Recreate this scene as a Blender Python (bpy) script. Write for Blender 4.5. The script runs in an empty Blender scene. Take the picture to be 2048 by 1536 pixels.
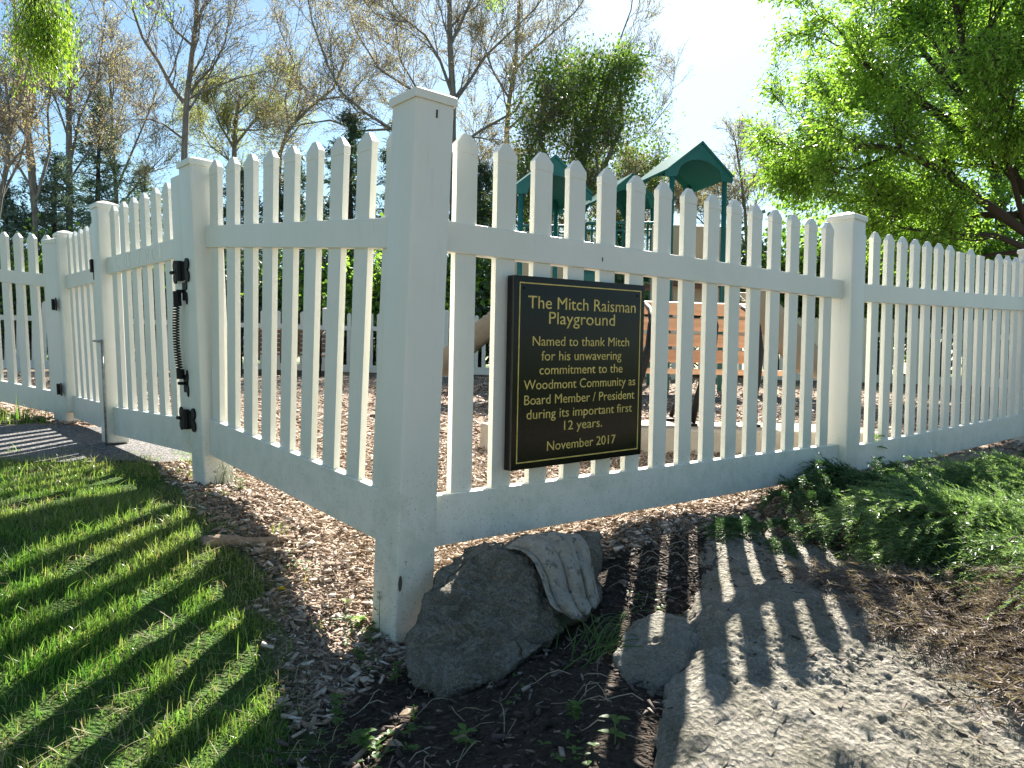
import bpy, bmesh, math, random
import numpy as np
from mathutils import Vector, Matrix, noise
from mathutils.bvhtree import BVHTree

R = math.radians
scene = bpy.context.scene
COL = scene.collection

# ------------------------------------------------------------------ camera
CAM = np.array([0.2825, -2.1859, 0.5286])
YAW, PITCH, ROLL, FPX = -0.0017, -0.0239, 0.0205, 1546.72
_fw = np.array([math.sin(YAW)*math.cos(PITCH), math.cos(YAW)*math.cos(PITCH), math.sin(PITCH)])
_r = np.array([math.cos(YAW), -math.sin(YAW), 0.0])
_u = np.cross(_r, _fw)
_r2 = _r*math.cos(ROLL) + _u*math.sin(ROLL)
_u2 = -_r*math.sin(ROLL) + _u*math.cos(ROLL)
cd = bpy.data.cameras.new('camera')
cam = bpy.data.objects.new('camera', cd)
COL.objects.link(cam)
M = Matrix([[_r2[i], _u2[i], -_fw[i], CAM[i]] for i in range(3)] + [[0, 0, 0, 1]])
cam.matrix_world = M
cd.sensor_width = 36
cd.lens = FPX/2048*36
cd.clip_start = 0.02
cd.clip_end = 2000
scene.camera = cam

# ------------------------------------------------------------------ light
SUN_AZ, SUN_EL = 12.7, 40.0          # to the right of straight ahead, above the horizon
w = bpy.data.worlds.new('World')
scene.world = w
w.use_nodes = True
nt = w.node_tree
bg = nt.nodes['Background']
sky = nt.nodes.new('ShaderNodeTexSky')
sky.sky_type = 'NISHITA'
sky.sun_disc = False
sky.sun_elevation = R(SUN_EL)
sky.sun_rotation = R(SUN_AZ)
sky.altitude = 100
sky.air_density = 1.0
sky.dust_density = 0.6
sky.ozone_density = 4.5
tint = nt.nodes.new('ShaderNodeMix'); tint.data_type = 'RGBA'; tint.blend_type = 'MULTIPLY'; tint.inputs[0].default_value = 1
tint.inputs[7].default_value = (.95, 1.0, .88, 1)
nt.links.new(sky.outputs[0], tint.inputs[6]); nt.links.new(tint.outputs[2], bg.inputs[0])
bg.inputs[1].default_value = 0.05
sl = bpy.data.lights.new('sun', 'SUN')
sl.energy = 5.0
sl.angle = R(0.5)
sl.color = (1.0, 0.95, 0.86)
sun = bpy.data.objects.new('sun', sl)
COL.objects.link(sun)
S = Vector((math.sin(R(SUN_AZ))*math.cos(R(SUN_EL)), math.cos(R(SUN_AZ))*math.cos(R(SUN_EL)), math.sin(R(SUN_EL))))
sun.rotation_euler = S.to_track_quat('Z', 'Y').to_euler()
sun.location = (4, 12, 14)
vs = scene.view_settings
vs.view_transform = 'Standard'
vs.look = 'None'
vs.exposure = 2.02
vs.gamma = 1
scene.cycles.max_bounces = 8
scene.cycles.transparent_max_bounces = 8
scene.cycles.transmission_bounces = 6

# ------------------------------------------------------------------ helpers
def ray(u, v):
    d = _fw + _r2*(u-1024)/FPX + _u2*(768-v)/FPX
    return CAM, d

def at(u, v, y):
    c, d = ray(u, v)
    return c + d*((y-c[1])/d[1])

def atz(u, v, z):
    c, d = ray(u, v)
    return c + d*((z-c[2])/d[2])

def tag(o, label=None, cat=None, group=None, kind=None):
    if label: o['label'] = label
    if cat: o['category'] = cat
    if group: o['group'] = group
    if kind: o['kind'] = kind
    return o

def empty(name, loc=(0, 0, 0), rz=0):
    o = bpy.data.objects.new(name, None)
    COL.objects.link(o)
    o.location = loc
    o.rotation_euler = (0, 0, rz)
    o.empty_display_size = 0.1
    return o

def link(name, me, mat=None, parent=None, smooth=False):
    o = bpy.data.objects.new(name, me)
    COL.objects.link(o)
    if mat is not None:
        me.materials.clear()
        me.materials.append(mat)
    if smooth:
        me.polygons.foreach_set('use_smooth', [True]*len(me.polygons))
    if parent is not None:
        o.parent = parent
    return o

def npmesh(name, V, F):
    """V (n,3), F (m,k) with one k"""
    V = np.ascontiguousarray(V, dtype=np.float32)
    F = np.ascontiguousarray(F, dtype=np.int32)
    me = bpy.data.meshes.new(name)
    m, k = F.shape
    me.vertices.add(len(V))
    me.vertices.foreach_set('co', V.ravel())
    me.loops.add(m*k)
    me.loops.foreach_set('vertex_index', F.ravel())
    me.polygons.add(m)
    me.polygons.foreach_set('loop_start', np.arange(0, m*k, k, dtype=np.int32))
    me.polygons.foreach_set('loop_total', np.full(m, k, dtype=np.int32))
    me.update(calc_edges=True)
    return me

class MB:
    def __init__(s):
        s.v = []; s.f = []
    def add(s, vs, fs):
        n = len(s.v)
        s.v += [tuple(map(float, a)) for a in vs]
        s.f += [tuple(n+i for i in f) for f in fs]
    def box(s, c, size, ax=(1, 0, 0), ay=(0, 1, 0), az=(0, 0, 1)):
        c = np.array(c, float); ax, ay, az = [np.array(a, float)*k/2 for a, k in zip((ax, ay, az), size)]
        vs = [c+i*ax+j*ay+k*az for k in (-1, 1) for j in (-1, 1) for i in (-1, 1)]
        s.add(vs, [(0, 2, 3, 1), (4, 5, 7, 6), (0, 1, 5, 4), (2, 6, 7, 3), (0, 4, 6, 2), (1, 3, 7, 5)])
    def tube(s, pts, rad, n=8, cap=True):
        pts = [np.array(p, float) for p in pts]
        if not hasattr(rad, '__len__'): rad = [rad]*len(pts)
        base = len(s.v)
        prev = None
        for i, p in enumerate(pts):
            t = pts[min(i+1, len(pts)-1)] - pts[max(i-1, 0)]
            t = t/(np.linalg.norm(t)+1e-12)
            if prev is None:
                a = np.array([0, 0, 1.]) if abs(t[2]) < .9 else np.array([1., 0, 0])
                x = np.cross(t, a)
            else:
                x = prev - t*(prev@t)
            x = x/(np.linalg.norm(x)+1e-12); prev = x
            y = np.cross(t, x)
            for k in range(n):
                an = 2*math.pi*k/n
                s.v.append(tuple(p + rad[i]*(x*math.cos(an)+y*math.sin(an))))
        for i in range(len(pts)-1):
            for k in range(n):
                a = base+i*n+k; b = base+i*n+(k+1) % n
                s.f.append((a, b, b+n, a+n))
        if cap:
            s.f.append(tuple(base+k for k in range(n))[::-1])
            e = base+(len(pts)-1)*n
            s.f.append(tuple(e+k for k in range(n)))
    def prism(s, outline, ax, ay, o, az, t):
        """outline 2d points, plane axes ax ay at origin o, extruded t along az"""
        o, ax, ay, az = [np.array(a, float) for a in (o, ax, ay, az)]
        n = len(outline)
        lo = [o+ax*a+ay*b for a, b in outline]
        hi = [q+az*t for q in lo]
        s.add(lo+hi, [tuple(range(n))[::-1], tuple(range(n, 2*n))] + [(i, (i+1) % n, n+(i+1) % n, n+i) for i in range(n)])
    def mesh(s, name, bevel=0, seg=2, fn=None):
        me = bpy.data.meshes.new(name)
        v = s.v if fn is None else [tuple(fn(np.array(a))) for a in s.v]
        me.from_pydata(v, [], s.f)
        bm = bmesh.new(); bm.from_mesh(me)
        bmesh.ops.recalc_face_normals(bm, faces=bm.faces)
        if bevel:
            es = [e for e in bm.edges if len(e.link_faces) == 2 and e.calc_face_angle(0) > R(25)]
            bmesh.ops.bevel(bm, geom=es, offset=bevel, segments=seg, profile=0.5, affect='EDGES', clamp_overlap=True)
        bm.to_mesh(me); bm.free()
        me.update()
        return me
    def build(s, name, mat, parent=None, bevel=0, seg=2, smooth=False, fn=None):
        return link(name, s.mesh(name, bevel, seg, fn), mat, parent, smooth)

# ------------------------------------------------------------------ materials
def mat(name, base=(.5, .5, .5), rough=.6, spec=.4):
    m = bpy.data.materials.new(name)
    m.use_nodes = True
    p = m.node_tree.nodes['Principled BSDF']
    p.inputs['Base Color'].default_value = (*base, 1)
    p.inputs['Roughness'].default_value = rough
    p.inputs['Specular IOR Level'].default_value = spec
    return m

class NT:
    def __init__(s, m):
        s.t = m.node_tree; s.n = s.t.nodes; s.l = s.t.links
        s.p = s.n.get('Principled BSDF'); s.out = s.n['Material Output']
    def node(s, t, **kw):
        n = s.n.new(t)
        for k, v in kw.items():
            if k in n.inputs: n.inputs[k].default_value = v
            else: setattr(n, k, v)
        return n
    def link(s, a, b): s.l.new(a, b)
    def noise(s, scale, detail=6, rough=.6, vec=None, dist=0):
        n = s.node('ShaderNodeTexNoise', Scale=scale, Detail=detail, Roughness=rough, Distortion=dist)
        if vec is not None: s.link(vec, n.inputs['Vector'])
        return n.outputs[0]
    def pos(s): return s.node('ShaderNodeNewGeometry').outputs['Position']
    def obj(s): return s.node('ShaderNodeTexCoord').outputs['Object']
    def scale(s, vec, v):
        n = s.node('ShaderNodeMapping'); s.link(vec, n.inputs[0]); n.inputs['Scale'].default_value = v
        return n.outputs[0]
    def ramp(s, fac, stops, interp='LINEAR'):
        n = s.node('ShaderNodeValToRGB'); e = n.color_ramp.elements; n.color_ramp.interpolation = interp
        while len(e) < len(stops): e.new(.5)
        for a, (q, c) in zip(e, stops):
            a.position = q
            a.color = (*c, 1) if hasattr(c, '__len__') else (c, c, c, 1)
        s.link(fac, n.inputs[0]); return n.outputs[0]
    def mix(s, fac, a, b, mode='MIX'):
        n = s.node('ShaderNodeMix', data_type='RGBA', blend_type=mode)
        for sock, v in ((n.inputs[0], fac), (n.inputs[6], a), (n.inputs[7], b)):
            if hasattr(v, 'is_linked'): s.link(v, sock)
            elif hasattr(v, '__len__'): sock.default_value = (*v, 1)
            else: sock.default_value = v
        return n.outputs[2]
    def math(s, op, a, b=0, c=None):
        n = s.node('ShaderNodeMath', operation=op)
        for i, v in enumerate((a, b, c)):
            if v is None: continue
            if hasattr(v, 'is_linked'): s.link(v, n.inputs[i])
            else: n.inputs[i].default_value = v
        return n.outputs[0]
    def bump(s, h, strength=.3, dist=.01):
        n = s.node('ShaderNodeBump', Strength=strength, Distance=dist); s.link(h, n.inputs['Height'])
        if s.p: s.link(n.outputs[0], s.p.inputs['Normal'])
        return n.outputs[0]
    def base(s, c): s.link(c, s.p.inputs['Base Color'])
    def island(s): return s.node('ShaderNodeNewGeometry').outputs['Random Per Island']
    def sepz(s, vec):
        n = s.node('ShaderNodeSeparateXYZ'); s.link(vec, n.inputs[0]); return n.outputs

def leafmat(name, stops, trans=.45, rough=.45, tcol=1.25, spec=.35):
    """leaves and blades: colour differs from leaf to leaf, some light passes through"""
    m = mat(name, rough=rough, spec=spec); t = NT(m)
    c = t.ramp(t.island(), stops)
    c = t.mix(t.ramp(t.noise(1.3, 2, vec=t.obj()), [(.35, 0), (.65, .35)]), c, stops[-1][1])
    t.base(c)
    tr = t.node('ShaderNodeBsdfTranslucent')
    tc = t.mix(1.0, c, (tcol, tcol*1.05, tcol*.55), 'MULTIPLY')
    t.link(tc, tr.inputs[0])
    ms = t.node('ShaderNodeMixShader'); ms.inputs[0].default_value = trans
    t.link(t.p.outputs[0], ms.inputs[1]); t.link(tr.outputs[0], ms.inputs[2])
    t.link(ms.outputs[0], t.out.inputs['Surface'])
    return m

# white vinyl with mildew and splashed mud near the ground
def vinyl():
    m = mat('white_vinyl', (.8, .8, .78), .42, .45); t = NT(m)
    P = t.pos()
    n1 = t.noise(3.2, 4, vec=P)
    c = t.mix(t.ramp(n1, [(.4, 0), (.75, .45)]), (.69, .68, .61), (.57, .59, .49))
    st = t.noise(1, 5, .7, vec=t.scale(P, (90, 90, 9)))
    c = t.mix(t.ramp(st, [(.57, 0), (.74, .26)]), c, (.42, .45, .35))
    z = t.sepz(P)[2]
    low = t.ramp(z, [(.0, .8), (.16, .55), (.30, 0)])
    sp = t.noise(150, 3, .6, vec=P)
    spk = t.math('MULTIPLY', t.ramp(sp, [(.62, 0), (.68, 1)]), low)
    c = t.mix(spk, c, (.16, .14, .11))
    gr = t.noise(14, 5, .7, vec=P)
    c = t.mix(t.math('MULTIPLY', t.ramp(gr, [(.42, 0), (.7, .6)]), low), c, (.34, .38, .28))
    t.base(c)
    t.bump(t.noise(240, 2, vec=t.scale(P, (1, 1, .06))), .06, .001)
    return m
VINYL = vinyl()

BLACK = mat('black_metal', (.012, .012, .013), .55, .2)
t = NT(BLACK); t.base(t.mix(t.ramp(t.noise(40, 4, vec=t.obj()), [(.5, 0), (.75, .4)]), (.008, .008, .009), (.025, .022, .02)))
STEEL = mat('grey_steel', (.30, .29, .27), .5); STEEL.node_tree.nodes['Principled BSDF'].inputs['Metallic'].default_value = .6
t = NT(STEEL); t.base(t.mix(t.ramp(t.noise(60, 4, vec=t.obj()), [(.45, 0), (.65, .7)]), (.32, .31, .29), (.16, .11, .08)))
TRIM = mat('tan_strip', (.55, .45, .30), .6)

# ------------------------------------------------------------------ terrain
_cp = [(0, 0, -.235), (-.26, -.37, -.265), (-.35, -.2, -.2), (-.45, -.09, -.18), (-.55, .05, -.14), (-.64, .22, -.075), (-.74, .37, -.03),
       (-.84, .49, -.005), (-1.0, 1.05, 0.0), (-1.3, 1.35, .03), (-1.9, 2.0, .06), (-2.76, 3.0, .09), (-2.3, 1.7, .03), (-1.3, .5, 0.0), (-1.6, -.1, -.03),
       (-1.0, -.4, -.12), (-.6, -.7, -.25), (-.2, -.75, -.29), (.25, -.5, -.25), (.08, -.46, -.275), (.28, -.9, -.255), (-.3, -1.3, -.36), (.3, -1.5, -.34), (.2, -2.2, -.55), (-1, -2.2, -.5), (1.2, -2.0, -.5), (.485, -.64, -.165), (.55, -.78, -.23), (.5, -.95, -.24),
       (.35, -.1, -.20), (.35, .30, -.13), (.82, .49, -.055), (.94, .6, -.055), (.65, .15, -.11), (.75, -.2, -.17), (.7, -.7, -.22), (1.2, -.5, -.25), (1.3, .3, -.16),
       (1.28, .83, -.09), (1.9, 1.55, .03), (3.8, 3.1, .07), (2.2, .6, -.12), (2.5, -.4, -.25), (3.5, 1.5, -.1), (5, 2.5, -.1),
       (.4, 1.0, -.01), (-.3, 1.0, 0.0), (0, 3, .06), (-3, 5, .11), (3, 5, .12), (0, 8, .18), (-8, 12, .26), (8, 12, .26), (0, 14, .28), (-5, 1.5, .1), (-5, -1, -.1), (-3, -2, -.4), (5, -2, -.8)]
_cp = np.array(_cp)
def _tk(r): return np.where(r > 1e-9, r*r*np.log(r+1e-12), 0)
_n = len(_cp)
_A = _tk(np.linalg.norm(_cp[:, None, :2]-_cp[None, :, :2], axis=2)) + .02*np.eye(_n)
_Pm = np.c_[np.ones(_n), _cp[:, :2]]
_W = np.linalg.solve(np.block([[_A, _Pm], [_Pm.T, np.zeros((3, 3))]]), np.r_[_cp[:, 2], 0, 0, 0])
def H(x, y):
    x = np.asarray(x, float); y = np.asarray(y, float)
    sh = np.broadcast(x, y).shape
    x, y = np.broadcast_to(x, sh).ravel(), np.broadcast_to(y, sh).ravel()
    xc, yc = np.clip(x, -7, 7), np.clip(y, -2.6, 14)
    r = np.sqrt((xc[:, None]-_cp[None, :, 0])**2 + (yc[:, None]-_cp[None, :, 1])**2)
    z = _tk(r)@_W[:_n] + _W[_n] + _W[_n+1]*xc + _W[_n+2]*yc
    return z.reshape(sh)
def h(x, y): return float(H(x, y))
def gp(u, v):
    """where the sight line meets the ground"""
    c, d = ray(u, v)
    s = np.linspace(.8, 30, 1500)
    P = c[None]+d[None]*s[:, None]
    g = P[:, 2]-H(P[:, 0], P[:, 1])
    i = np.argmax(g < 0)
    if i == 0: i = len(s)-1
    a, b = g[i-1], g[i]
    k = s[i-1]+(s[i]-s[i-1])*a/(a-b+1e-12)
    return c+d*k

def poly_px(pts): return np.array([gp(u, v)[:2] for u, v in pts])
def sd_poly(P, poly):
    """signed distance, negative inside"""
    P = np.asarray(P); d = np.full(len(P), 1e9); ins = np.zeros(len(P), bool)
    n = len(poly)
    for i in range(n):
        a, b = poly[i], poly[(i+1) % n]
        e = b-a; w_ = P-a
        tt = np.clip((w_@e)/(e@e+1e-12), 0, 1)
        d = np.minimum(d, np.linalg.norm(w_-tt[:, None]*e, axis=1))
        c1 = (a[1] <= P[:, 1]) != (b[1] <= P[:, 1])
        xi = a[0]+(P[:, 1]-a[1])/(b[1]-a[1]+1e-12)*e[0]
        ins ^= c1 & (P[:, 0] < xi)
    return np.where(ins, -d, d)

GRASS = np.array(list(map(tuple, poly_px([(322, 925), (400, 1010), (470, 1075), (525, 1120), (540, 1190), (560, 1280), (590, 1390), (610, 1500), (640, 1600)]))) +
                 [(-.4, -2.6), (-7, -2.6), (-7, 3.0)] + list(map(tuple, poly_px([(0, 918)]))))
PATH = np.array(list(map(tuple, poly_px([(0, 925), (150, 928), (322, 930), (375, 925)]))) + [(-.95, 1.35), (-1.15, 1.75), (-1.9, 2.6), (-2.65, 2.80)] +
                [(-3.0, 2.72), (-4.2, 2.95), (-7, 3.6), (-7, 2.3)])
SOIL = np.array([(-.12, -.24), (.1, -.16), (.45, .05), (.50, .28), (.85, .52), (1.35, .75), (1.9, .9), (3.6, 2.0), (6, 2), (6, -2.6), (-.3, -2.6), (-.1, -.9), (-.2, -.55)])
GRASS2 = np.array([(-2.75, 2.86), (-3.0, 2.74), (-4.2, 2.98), (-7, 3.6), (-7, 4.3), (-3.2, 3.1)])

rng = np.random.default_rng(7)
def vnoise(P, sc, seed=0):
    return np.array([noise.noise(Vector((p[0]*sc+seed, p[1]*sc-seed, seed*.37))) for p in P])

# ground sheet: fine near the camera, coarse to the horizon
def axis(lo, hi, step, far, grow=1.22):
    a = list(np.arange(lo, hi+1e-6, step)); s = step; x = a[-1]
    while x < far: s *= grow; x += s; a.append(x)
    s = step; x = a[0]; b = []
    while x > -far: s *= grow; x -= s; b.append(x)
    return np.array(b[::-1]+a)
gx = axis(-2.6, 3.0, .025, 400); gy = axis(-1.3, 2.6, .025, 400)
GX, GY = np.meshgrid(gx, gy)
GZ = H(GX, GY)
Pn = np.c_[GX.ravel(), GY.ravel()]
near = (np.abs(Pn[:, 0]) < 4) & (Pn[:, 1] < 5) & (Pn[:, 1] > -2.6)
dz = np.zeros(len(Pn))
idx = np.where(near)[0]
dz[idx] = .012*vnoise(Pn[idx], 9, 3) + .006*vnoise(Pn[idx], 27, 8)
pm_ = np.zeros(len(Pn)); pm_[idx] = np.clip(.5-sd_poly(Pn[idx], PATH)/.08, 0, 1)
dz = dz*(1-pm_)-.004*pm_
V = np.c_[Pn, GZ.ravel()+dz]
ny, nx = GX.shape
I = np.arange(ny*nx).reshape(ny, nx)
F = np.stack([I[:-1, :-1], I[:-1, 1:], I[1:, 1:], I[1:, :-1]], -1).reshape(-1, 4)
me = npmesh('ground', V, F)
wob = np.zeros(len(Pn)); wob[idx] = .05*vnoise(Pn[idx], 6, 5)+.03*vnoise(Pn[idx], 19, 2)
def mask(poly, soft=.04):
    d = sd_poly(Pn, poly)+wob
    return np.clip(.5-d/(2*soft), 0, 1)
far_lawn = (np.hypot(Pn[:, 0], Pn[:, 1]) > 17).astype(float)
zg = np.maximum(np.maximum(mask(GRASS, .06), mask(GRASS2)), far_lawn); zs = mask(SOIL, .06)
at_ = me.color_attributes.new('zone', 'FLOAT_COLOR', 'POINT')
at_.data.foreach_set('color', np.c_[zg, zs, np.zeros_like(zg), np.ones_like(zg)].astype(np.float32).ravel())
GM = mat('ground_cover', rough=.95, spec=.1); t = NT(GM)
P = t.pos()
za = t.node('ShaderNodeVertexColor', layer_name='zone')
sep = t.node('ShaderNodeSeparateColor'); t.link(za.outputs[0], sep.inputs[0])
v1 = t.node('ShaderNodeTexVoronoi', Scale=75.0); t.link(t.scale(P, (1, 1.7, 1)), v1.inputs['Vector'])
cr = t.node('ShaderNodeSeparateColor'); t.link(v1.outputs['Color'], cr.inputs[0])
chip = t.ramp(cr.outputs[0], [(0, (.13, .09, .065)), (.35, (.30, .22, .16)), (.7, (.43, .335, .265)), (1, (.56, .47, .39))])
chip = t.mix(t.ramp(t.noise(5, 5, vec=P), [(.4, 0), (.7, .5)]), chip, (.2, .14, .10))
soil = t.mix(t.ramp(t.noise(60, 6, .7, vec=P), [(.35, 0), (.7, 1)]), (.03, .024, .019), (.095, .074, .058))
turf = t.mix(t.ramp(t.noise(35, 6, .7, vec=P), [(.35, 0), (.65, 1)]), (.05, .065, .02), (.06, .13, .026))
c = t.mix(sep.outputs[1], chip, soil)
c = t.mix(sep.outputs[0], c, turf)
t.base(c)
hh = t.math('ADD', t.math('MULTIPLY', v1.outputs['Distance'], -1.2), t.noise(90, 5, .7, vec=P))
t.bump(hh, .9, .012)
g = link('ground', me, GM, smooth=True)
tag(g, kind='structure')

# asphalt path, a sheet just above the ground
px_ = np.arange(-7, -.85, .05); py_ = np.arange(.9, 4.2, .05)
PX, PY = np.meshgrid(px_, py_)
Q = np.c_[PX.ravel(), PY.ravel()]
dd = sd_poly(Q, PATH)+.03*vnoise(Q, 5, 4)
J = np.arange(len(Q)).reshape(PX.shape)
FF = np.stack([J[:-1, :-1], J[:-1, 1:], J[1:, 1:], J[1:, :-1]], -1).reshape(-1, 4)
FF = FF[(dd[FF] < 0.0).all(1)]
used = np.unique(FF); rem = -np.ones(len(Q), int); rem[used] = np.arange(len(used))
me = npmesh('path', np.c_[Q, H(Q[:, 0], Q[:, 1])+.006][used], rem[FF])
ASPH = mat('asphalt', rough=.9, spec=.25); t = NT(ASPH); P = t.pos()
v = t.node('ShaderNodeTexVoronoi', Scale=110.0); t.link(P, v.inputs['Vector'])
sc_ = t.node('ShaderNodeSeparateColor'); t.link(v.outputs['Color'], sc_.inputs[0])
c = t.ramp(sc_.outputs[0], [(0, (.05, .05, .052)), (.6, (.12, .117, .118)), (1, (.27, .26, .25))])
c = t.mix(t.ramp(t.noise(3, 5, vec=P), [(.4, 0), (.7, .5)]), c, (.17, .145, .125)); t.base(c)
t.bump(v.outputs['Distance'], .8, .006)
pth = link('path', me, ASPH, smooth=True); tag(pth, kind='structure')

# ------------------------------------------------------------------ fence pieces
def frame_dir(a):
    d = np.array([math.cos(a), math.sin(a), 0.]); n = np.array([math.sin(a), -math.cos(a), 0.])
    return d, n
ZUP = np.array([0, 0, 1.])
PW, PT = .076, .022
HB, ZT, HT, ZP = .149, .8516, .0884, 1.2041

def picket_mesh(base, top, d, n, fn=None, w_=PW, th=PT, flat=False):
    """one picket: shaft and a slightly proud pointed cap"""
    m = MB()
    zc = top-.058
    o = np.array(base, float)
    def ring(hw, ht, z): return [o*[1, 1, 0]+d*sx*hw+n*sy*ht+ZUP*z for sx, sy in ((-1, -1), (1, -1), (1, 1), (-1, 1))]
    L = [ring(w_/2, th/2, base[2]), ring(w_/2, th/2, zc)]
    if flat:
        L = [ring(w_/2, th/2, base[2]), ring(w_/2, th/2, top)]
    else:
        L += [ring(w_/2+.0012, th/2+.0012, zc+.0004), ring(w_/2+.0012, th/2+.0012, top-.032), ring(w_*.15, th*.30, top)]
    vs = [p for r in L for p in r]; fs = [(3, 2, 1, 0)]
    for i in range(len(L)-1):
        for k in range(4):
            a, b = i*4+k, i*4+(k+1) % 4; fs.append((a, b, b+4, a+4))
    e = (len(L)-1)*4; fs.append((e, e+1, e+2, e+3))
    m.add(vs, fs)
    return m.mesh('picket', .0022, 2, fn)

def post(parent, c, a, z0, z1, fn=None, label=None, w_=.127, name='post', cap_name='post_cap', cap=True):
    d, n = frame_dir(a)
    m = MB(); m.box((c[0], c[1], (z0+z1)/2), (w_, w_, z1-z0), d, -n, ZUP)
    p = m.build(name, VINYL, parent, .009, 4, True, fn)
    if label: p['label'] = label
    if cap:
        k = MB(); q = w_/2+.006
        def ring(hw, z): return [np.array([c[0], c[1], z])+d*sx*hw+n*sy*hw for sx, sy in ((-1, -1), (1, -1), (1, 1), (-1, 1))]
        L = [ring(q, z1-.016), ring(q, z1+.008), ring(q-.006, z1+.012), ring(.012, z1+.030)]
        vs = [v_ for r in L for v_ in r]; fs = [(3, 2, 1, 0), (12, 13, 14, 15)]
        for i in range(3):
            for j in range(4):
                aa, b = i*4+j, i*4+(j+1) % 4; fs.append((aa, b, b+4, aa+4))
        k.add(vs, fs)
        k.build(cap_name, VINYL, p, .002, 2, False, fn)
    return p

def rail(parent, o, d, n, s0, s1, z0, z1, slope, fn=None, th=.042, zref=0.0):
    """rail along d from s0 to s1, racked to the slope"""
    m = MB(); vs = []
    N = 8
    for i in range(N+1):
        s_ = s0+(s1-s0)*i/N
        for hz, sy in ((z0, -1), (z1, -1), (z1, 1), (z0, 1)):
            vs.append(o*[1, 1, 0]+d*s_+n*sy*th/2+ZUP*(hz+slope*(s_-zref)))
    fs = [(0, 1, 2, 3), tuple(N*4+k for k in (3, 2, 1, 0))]
    for i in range(N):
        for k in range(4):
            a, b = i*4+k, i*4+(k+1) % 4; fs.append((a, b, b+4, a+4))
    m.add(vs, fs)
    return m.build('rail', VINYL, parent, .003, 2, False, fn)

def lean(kf, zm=.68):
    def f(v):
        v = v.copy(); v[0] -= kf(v)*(v[2]-zm); return v
    return f

# ---- the corner fence
A_R, A_L, S_R, S_L = .7043, 2.3347, .0126, .0973
dR, nR = frame_dir(A_R); dL, nL = frame_dir(A_L+math.pi); dL = -dL
fence = empty('picket_fence', (0, 0, 0))
tag(fence, 'white vinyl picket fence turning a corner at the tallest post, carrying the plaque', 'fence')
O = np.zeros(3)
kL = lambda v: -.023+.046*((v[:2]@dL[:2])-.27)/1.07
fL = lean(kL); fC = lean(lambda v: -.024); fG = lean(lambda v: .056, .72)
post(fence, (0, 0), A_R, -.42, 1.262, fC, 'tall corner post with splashed mud near its base')
gpc = dL*1.46
post(fence, gpc, A_L, -.12, 1.335, fG)
rail(fence, O, dL, nL, .03, 1.43, 0, HB, S_L, fL); rail(fence, O, dL, nL, .03, 1.43, ZT, ZT+HT, S_L, fL)
for i in range(9):
    s_ = .1212+.1524*i; b = dL*s_
    link('picket', picket_mesh((b[0], b[1], .05+S_L*s_), ZP+S_L*s_, dL, nL, fL), VINYL, fence)
rail(fence, O, dR, nR, .03, 2.47, 0, HB, S_R); rail(fence, O, dR, nR, .03, 2.47, ZT, ZT+HT, S_R)
for i in range(15):
    s_ = .1674+.1524*i; b = dR*s_
    link('picket', picket_mesh((b[0], b[1], .05+S_R*s_), ZP+S_R*s_, dR, nR), VINYL, fence)
p2 = dR*2.49
post(fence, p2, A_R, -.12, 1.278)
A_2 = .693; d2, n2 = frame_dir(A_2)
q0 = np.array([2.083, 1.715, 0]); z20, s20 = .030, .041
o2 = q0-d2*.21
rail(fence, o2, d2, n2, .03, 2.47, z20, z20+HB, s20, zref=.21); rail(fence, o2, d2, n2, .03, 2.47, z20+ZT, z20+ZT+HT, s20, zref=.21)
for i in range(-1, 15):
    b = q0+d2*.1524*i; zz = z20+s20*.1524*i
    flat = i in (7, 9, 10)
    top = ZP+zz-(0, .03)[flat]-(.016 if i == 10 else 0)
    pk = link('picket', picket_mesh((b[0], b[1], .05+zz), top, d2, n2, None, flat=flat), VINYL, fence)
    if flat: pk['label'] = 'picket with its pointed cap missing'
p3 = o2+d2*2.49
post(fence, p3, A_2, -.1, 1.385)
# a further section runs on past the frame
o3 = p3
rail(fence, o3, d2, n2, .03, 2.0, .125, .125+HB, .03); rail(fence, o3, d2, n2, .03, 2.0, .125+ZT, .125+ZT+HT, .03)
for i in range(12):
    b = o3+d2*(.15+.1524*i); zz = .125+.03*(.15+.1524*i)
    link('picket', picket_mesh((b[0], b[1], .05+zz), ZP+zz, d2, n2), VINYL, fence)
# nail-like dark marks on post and rail
mk = MB(); mk.box(np.array([0, 0, 1.215])+nR*.0645+dR*.004, (.004, .003, .022), dR, -nR, ZUP)
mk.build('dark_mark', BLACK, fence, fn=fC)
mk = MB(); mk.box(dR*.74+ZUP*(ZT+.045)+nR*.0222, (.003, .002, .013), dR, -nR, ZUP)
mk.build('dark_mark', BLACK, fence)
# brown chip low on the front edge of the corner post
mk = MB(); mk.prism([(math.cos(a)*.006, math.sin(a)*.022) for a in np.linspace(0, 6.28, 14)[:-1]], dR, ZUP, nR*.0640+dR*(-.052)+ZUP*(-.075), nR, .0014)
mk.build('dark_mark', mat('brown_scar', (.10, .07, .05), .9), fence, fn=fC)

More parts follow.
